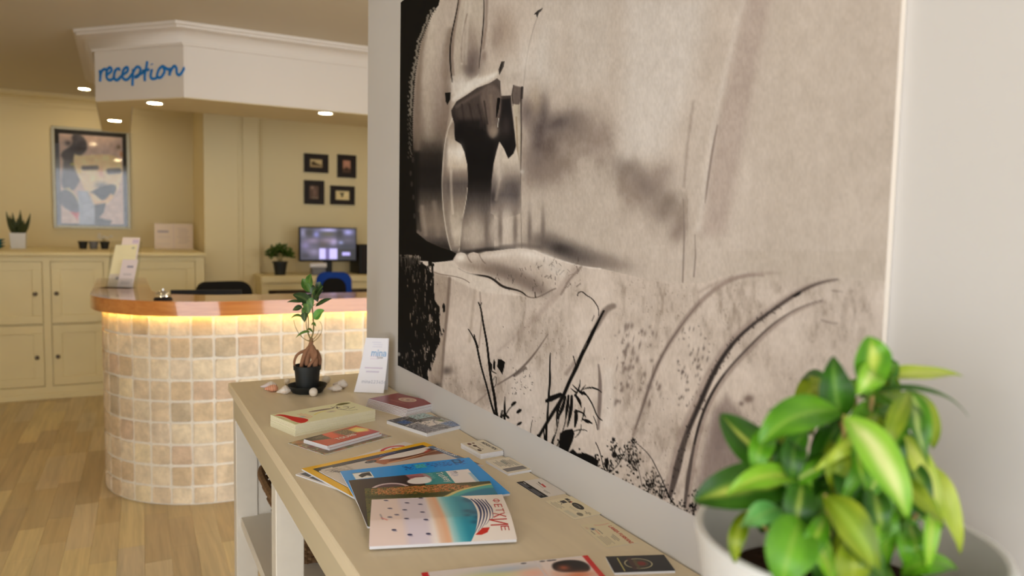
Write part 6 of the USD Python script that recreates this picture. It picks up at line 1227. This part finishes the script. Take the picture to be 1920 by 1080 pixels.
for k in range(120):
    a_ = random.Random(k + 900); j = a_.uniform(3, 8.9); q = c1_[int(j)]; q2 = c1_[int(j) + 1]; t = j - int(j); x, y = q[0] + (q2[0] - q[0]) * t + a_.uniform(-7, 7), q[1] + (q2[1] - q[1]) * t + a_.uniform(-7, 7); m.oval((x, y), a_.uniform(.8, 2), a_.uniform(.8, 2.6), (60, 52, 48), .6, 0, 1.2)
m.poly([(1330, 800), (1352, 768), (1420, 812), (1450, 860), (1440, 960), (1300, 960), (1312, 880)], (150, 132, 124), .75, 30); m.poly([(1336, 772), (1362, 740), (1400, 790), (1340, 860)], (140, 122, 114), .5, 20); m.blob((1404, 748), 9, 7, (132, 112, 102), .85, -10); m.blob((1390, 757), 4, 4, (120, 102, 94), .7); m.stroke([(1540, 600), (1560, 606), (1570, 606)], 3, (150, 132, 122), .6, 3); m.stroke([(1560, 545), (1580, 548)], 2, (130, 112, 102), .6, 2)
m.stroke([(1122, 684), (1125, 720), (1124, 760), (1122, 804)], [2, 7, 7, 3], (118, 102, 94), .75, 4, True); m.poly([(1132, 690), (1150, 690), (1150, 800), (1130, 800)], (216, 202, 188), .5, 14)
# black tree at the left
tree = [(700, 470), (747, 482), (760, 484), (772, 481), (787, 490), (800, 500), (804, 512), (806, 532), (807, 556), (816, 566), (823, 574), (822, 590), (818, 602), (808, 604), (812, 618), (820, 628), (821, 640), (815, 654), (800, 652), (796, 680), (799, 700), (804, 716), (798, 724), (700, 740)]
m.poly(tree, BK, 1, 3)
i = np.nonzero((m.U < 835) & (m.V > 476))[0]; gq = m.noise(1 / 5.2, 1 / 22, 4, 61)[i]; dx = np.interp(m.V[i], [480, 500, 555, 576, 604, 630, 654, 690, 716, 740], [786, 802, 806, 822, 810, 821, 806, 793, 800, 796]) - m.U[i]
lightn = np.clip((gq - .64 - np.clip(dx, 0, 60) / 420 + np.where((m.U[i] > 770) & (m.V[i] > 600), .05, 0)) * 14, 0, 1) * (dx > 0) * (dx < 12); m.C[i] += (np.array([188, 168, 150.]) - m.C[i]) * (lightn * .85)[:, None]
dark = np.clip((gq - .56 + np.clip(14 + dx, -20, 14) / 90) * 16, 0, 1) * (dx <= 0) * (dx > -16); m.C[i] += (np.array(BK, float) - m.C[i]) * dark[:, None]
sky = [(700, -10), (827, -10), (822, 10), (809, 26), (798, 53), (788, 79), (783, 108), (778.5, 135), (776, 168), (774, 205), (773, 241), (776, 300), (778, 380), (781, 436), (800, 452), (826, 464), (846, 470), (856, 476), (851, 484), (849, 488), (835, 490), (814, 492), (800, 489.5), (787, 489), (772, 482), (700, 484)]
m.poly(sky, BK, 1, 1.6)
for k in range(230):              # drooping fronds at the edge of the black tree
    a_ = random.Random(k + 7000); y = a_.uniform(492, 712); xe = np.interp(y, [480, 500, 555, 576, 604, 630, 654, 690, 716, 740], [784, 800, 804, 820, 808, 819, 804, 791, 798, 794]); x = xe + a_.uniform(-8, 5); h = a_.uniform(7, 22)
    m.stroke([(x, y), (x + a_.uniform(-1, 3), y + h)], [2.2, .6], BK, .95, 1.2)
for k in range(120):
    a_ = random.Random(k + 8000); y = a_.uniform(486, 716); xe = np.interp(y, [480, 500, 555, 576, 604, 630, 654, 690, 716, 740], [784, 800, 804, 820, 808, 819, 804, 791, 798, 794]); x = xe - 2 - 44 * a_.random() ** 1.6; h = a_.uniform(3, 13)
    m.stroke([(x, y), (x + a_.uniform(-1, 1.5), y + h)], [1.5, .4], (176, 158, 140), a_.uniform(.2, .8), 1.1)
for k in range(46):
    a_ = random.Random(k + 8600); x, y = a_.uniform(746, 790), 478 + abs(a_.gauss(0, 5)); m.stroke([(x, y), (x + a_.uniform(-2, 2), y + a_.uniform(4, 18))], [1.8, .6], (178, 162, 146), .7, 1.0)
m.poly([(775, 284), (786, 284), (784, 430), (776, 436)], (34, 31, 28), .8, 10); m.poly([(745, 478), (790, 486), (775, 500), (745, 498)], BK, .6, 6)
for k in range(64):              # knotted curls along the statue's edge
    y = 16 + k * 4.4; a_ = random.Random(k); x = np.interp(y, [0, 26, 53, 79, 108, 135, 168, 205, 241, 300], [826, 808, 797, 787, 782, 777.5, 774.5, 773, 772, 773]); f = 1 if y < 215 else .5
    m.oval((x - 2 + a_.uniform(-2.5, 1.5), y), 2.1 * f + .3, 2.8, (186, 172, 154), .62 * f + .1, -30, 1.6)
    if k % 2 and y > 110: m.oval((x - 7 + a_.uniform(-2, 2), y + 2), 1.4, 2.6, (176, 162, 146), .6 * f, -20, 1.2)
    m.oval((x + 1.5, y + 2), 1.0, 1.8, (60, 52, 46), .7, -30, 1)
for (x, y) in ((774, 300), (772, 345), (775, 370), (777, 405), (770, 325)): m.oval((x, y), 2, 5, (84, 76, 70), .7, 0, 3)
m.oval((747.5, 664), 3, 3.4, (190, 180, 170), .8, 0, 2)
# twigs, bamboo and undergrowth
D = (24, 21, 19)
def st(p, w, a=1, s_=1.2, c=D, sm=True): m.stroke(p, w, c, a, s_, sm)
st([(897, 567), (900, 574), (905, 600), (913, 645), (918, 690), (922, 717), (928, 750), (932, 780), (938, 795)], [2, 3, 3.4, 3.8, 4, 4.4, 5, 5, 5]); st([(900, 574), (903, 568)], 1.4); st([(878, 617), (885, 628), (892, 643), (898, 668), (903, 690), (912, 722), (920, 753), (932, 787)], [1.4, 2.4, 3.6, 3, 3, 3.2, 3.4, 4]); st([(889, 628), (893, 645)], 2.2); st([(892, 640), (896, 652)], 3)
m.poly([(934, 673), (940, 674), (947, 679), (945, 690), (942, 702), (938, 696), (932, 687)], D, 1, 1.2); m.poly([(926, 672), (929, 680), (928, 694), (924, 690)], D, 1, 1); m.poly([(919, 678), (923, 684), (923, 696), (919, 692)], D, .9, 1); st([(922, 696), (930, 700)], 1.4); st([(925, 712), (929, 706), (929, 722), (924, 728)], 1, .8)
st([(946, 790), (946, 770), (947, 744)], [4, 4, 1.2]); st([(946, 785), (954, 768), (966, 757)], [2, 2, 1]); m.oval((963, 757), 6, 3, D, 1, -40, 1); m.oval((973, 771), 6, 3, D, 1, -35, 1); m.oval((974, 794), 5, 2.6, D, 1, -30, 1); st([(970, 797), (970, 806), (972, 814)], 1.2); st([(938, 795), (946, 778), (953, 783)], 4, .9); st([(936, 790), (942, 770)], 3, .8); st([(998, 788), (994, 815), (993, 830)], 1.1, .8)
st([(1032, 662), (1031, 692), (1031, 712), (1029, 740), (1027, 772), (1025, 800), (1023, 838)], [1.4, 3, 4, 3.4, 3.4, 4, 6])
m.stroke([(1150, 574), (1138, 580), (1128, 594), (1110, 622)], [10, 12, 10, 6], (120, 104, 94), .6, 7, True)
st([(1132, 583), (1122, 602), (1113, 620), (1101, 645), (1090, 667), (1080, 690), (1067, 717), (1058, 738), (1050, 753), (1038, 772), (1027, 790), (1014, 812), (1003, 830)], [4, 5, 7, 7.5, 7, 7.5, 6.5, 6.5, 6.5, 6.5, 6, 5.6, 6], 1, 1.6); m.stroke([(1100, 643), (1094, 655)], 1.6, (150, 132, 118), .7, 1.2); m.stroke([(1076, 690), (1070, 706)], 1.4, (110, 96, 86), .6, 1.2); st([(1075, 668), (1080, 688)], 1.6); m.stroke([(1062, 700), (1078, 680)], 8, (150, 132, 120), .5, 7)
st([(1083, 555), (1085, 549), (1090, 547), (1099, 553), (1107, 558), (1115, 566), (1120, 574), (1122, 592)], [1.4, 2, 1.8, 1.6, 1.8, 1.6, 1.4, 1]); st([(1114, 592), (1110, 602)], 1.4, .6)
m.poly([(1022, 750), (1032, 742), (1050, 736), (1056, 739), (1050, 745), (1034, 753), (1023, 755)], D, 1, 1.4)
for p, w in (([(1060, 744), (1054, 766), (1044, 788)], [4, 7, 1.5]), ([(1066, 742), (1064, 760), (1060, 788)], [4, 6.5, 1.5]), ([(1072, 742), (1070, 770), (1064, 800)], [4, 7, 2]), ([(1056, 744), (1046, 770), (1044, 800)], [3, 5, 1]), ([(1078, 740), (1086, 752), (1090, 764)], [3, 6, 1]), ([(1080, 770), (1080, 785), (1078, 800)], [5, 7, 3]), ([(1078, 772), (1092, 774), (1098, 782)], [4, 3, 1.5]), ([(1092, 786), (1102, 790), (1110, 794)], [2, 7, 2]), ([(1074, 810), (1094, 806), (1101, 808)], [1.4, 2.4, 1]),
             ([(1092, 731), (1106, 727), (1118, 729), (1128, 736)], [1, 3, 3, 1]), ([(1094, 734), (1106, 750), (1114, 766), (1120, 780), (1129, 788)], [2, 2.4, 2, 2, 2]), ([(1074, 722), (1082, 730), (1092, 738)], [1.2, 3, 5]), ([(1088, 712), (1086, 726), (1078, 742)], [1, 3, 3]), ([(1098, 722), (1090, 732)], [1, 3]), ([(1070, 728), (1080, 736)], [1, 3]), ([(1100, 742), (1092, 736)], [1, 4]), ([(1050, 770), (1046, 796), (1036, 830)], [1.6, 1.6, 2]), ([(1060, 790), (1054, 812), (1042, 842)], [1.4, 1.8, 2.4]),
             ([(1112, 780), (1118, 794), (1120, 806)], [1, 1.6, 1]), ([(1090, 796), (1086, 812), (1078, 820)], [1, 2, 1.6]), ([(1020, 806), (1022, 826), (1030, 846)], [2, 3, 4]), ([(1040, 816), (1036, 836), (1042, 850)], [2, 5, 4]), ([(1096, 764), (1094, 778), (1090, 790)], [1, 2.6, 1])): st(p, w)
m.poly([(1050, 812), (1060, 806), (1073, 804), (1077, 813), (1074, 826), (1066, 846), (1060, 857), (1052, 858), (1047, 846)], D, 1, 1.4); m.poly([(1030, 838), (1046, 846), (1054, 858), (1040, 856), (1028, 850)], D, .95, 2); m.poly([(1060, 862), (1066, 848), (1074, 842), (1082, 850), (1098, 850), (1112, 856), (1122, 866), (1120, 876), (1114, 888), (1104, 884), (1076, 872)], D, 1, 2.4)
for k in range(150):
    a_ = random.Random(k + 2000); t = a_.random(); x = 1010 + t * 300; yb = 842 + (x - 1010) * .425; h = a_.random() ** 2.2 * (34 + 26 * math.exp(-((x - 1175) / 34) ** 2) + 22 * math.exp(-((x - 1228) / 26) ** 2)) ; 
    if 1128 < x < 1150 and h > 20: h *= .4
    m.oval((x + a_.uniform(-6, 6), yb - h), a_.uniform(1, 3.6), a_.uniform(.9, 2.4), D, .95, a_.uniform(-60, 60), 1)
for cx_, cy_, rr_, nn_ in ((1150, 838, 12, 16), (1160, 860, 8, 16), (1178, 846, 17, 36), (1190, 862, 18, 32), (1185, 830, 8, 12), (1222, 898, 15, 34), (1214, 916, 12, 22), (1240, 918, 16, 30), (1306, 925, 10, 16), (1300, 952, 9, 20), (1170, 905, 10, 12), (1148, 825, 5, 8), (1118, 862, 10, 14), (1250, 940, 12, 18), (1140, 870, 10, 14)):
    for k in range(nn_):
        a_ = random.Random(k + int(cx_ * 7)); q, w = a_.uniform(0, 6.28), a_.random() ** .6; x, y = cx_ + math.cos(q) * rr_ * w, cy_ + math.sin(q) * rr_ * w
        m.oval((x, y), a_.uniform(.9, 2.6), a_.uniform(.8, 1.8), D, .95, a_.uniform(-80, 80), 1)
        if k % 4 == 0: st([(x, y), (cx_ + (x - cx_) * .3, cy_ + rr_ * 1.1)], .9, .8, 1, D, False)
m.poly([(1134, 860), (1140, 858), (1142, 868), (1138, 882), (1134, 874)], D, 1, 1); m.oval((1152, 853), 5, 5.5, D, .9, 0, 1.6)
st([(1117, 830), (1124, 846), (1128, 860), (1136, 884), (1150, 892)], [1.6, 1.4, 1.4, 2.4, 2]); st([(1166, 858), (1158, 872), (1140, 888)], 1.6, .9); st([(1186, 824), (1202, 838), (1219, 856), (1232, 880), (1242, 901), (1252, 926), (1265, 946)], [1, 1.2, 1.3, 1.5, 1.8, 2.4, 3]); st([(1194, 868), (1200, 892), (1204, 912)], 1, .7); st([(1212, 925), (1224, 904), (1232, 892)], 1.6, .9); st([(1240, 935), (1238, 912), (1246, 900)], 1.6, .9)
for k in range(60):
    a_ = random.Random(k + 5000); x = a_.uniform(900, 1330); y = 610 + a_.random() * 220; m.oval((x, y), a_.uniform(.5, 1.1), a_.uniform(.5, 1.2), (96, 84, 76), .55, 0, 1)
n3 = m.noise(1 / 2.6, 1 / 7, 2, 77); m.C += ((n3 - .5) * 11 + (m.noise(1 / 14, 1 / 24, 3, 78) - .5) * 8)[:, None] * np.clip((m.C[:, :1] - 20) / 90, .15, 1)
lum = m.C.mean(1, keepdims=True); m.C = m.C + np.clip(lum - 186, -40, 30) * .35 * (lambda t: t * t * (3 - 2 * t))(np.clip((lum - 105) / 70, 0, 1)); m.C = np.clip(m.C, 14, 240) * [0.978, 1.012, 1.055]
P_ = np.stack([np.full_like(Yg, MX), Yg, Zg], -1)
grid_obj('printed_face', P_, m.colors(1.02), M['ink_canvas'], mu, flip=False)
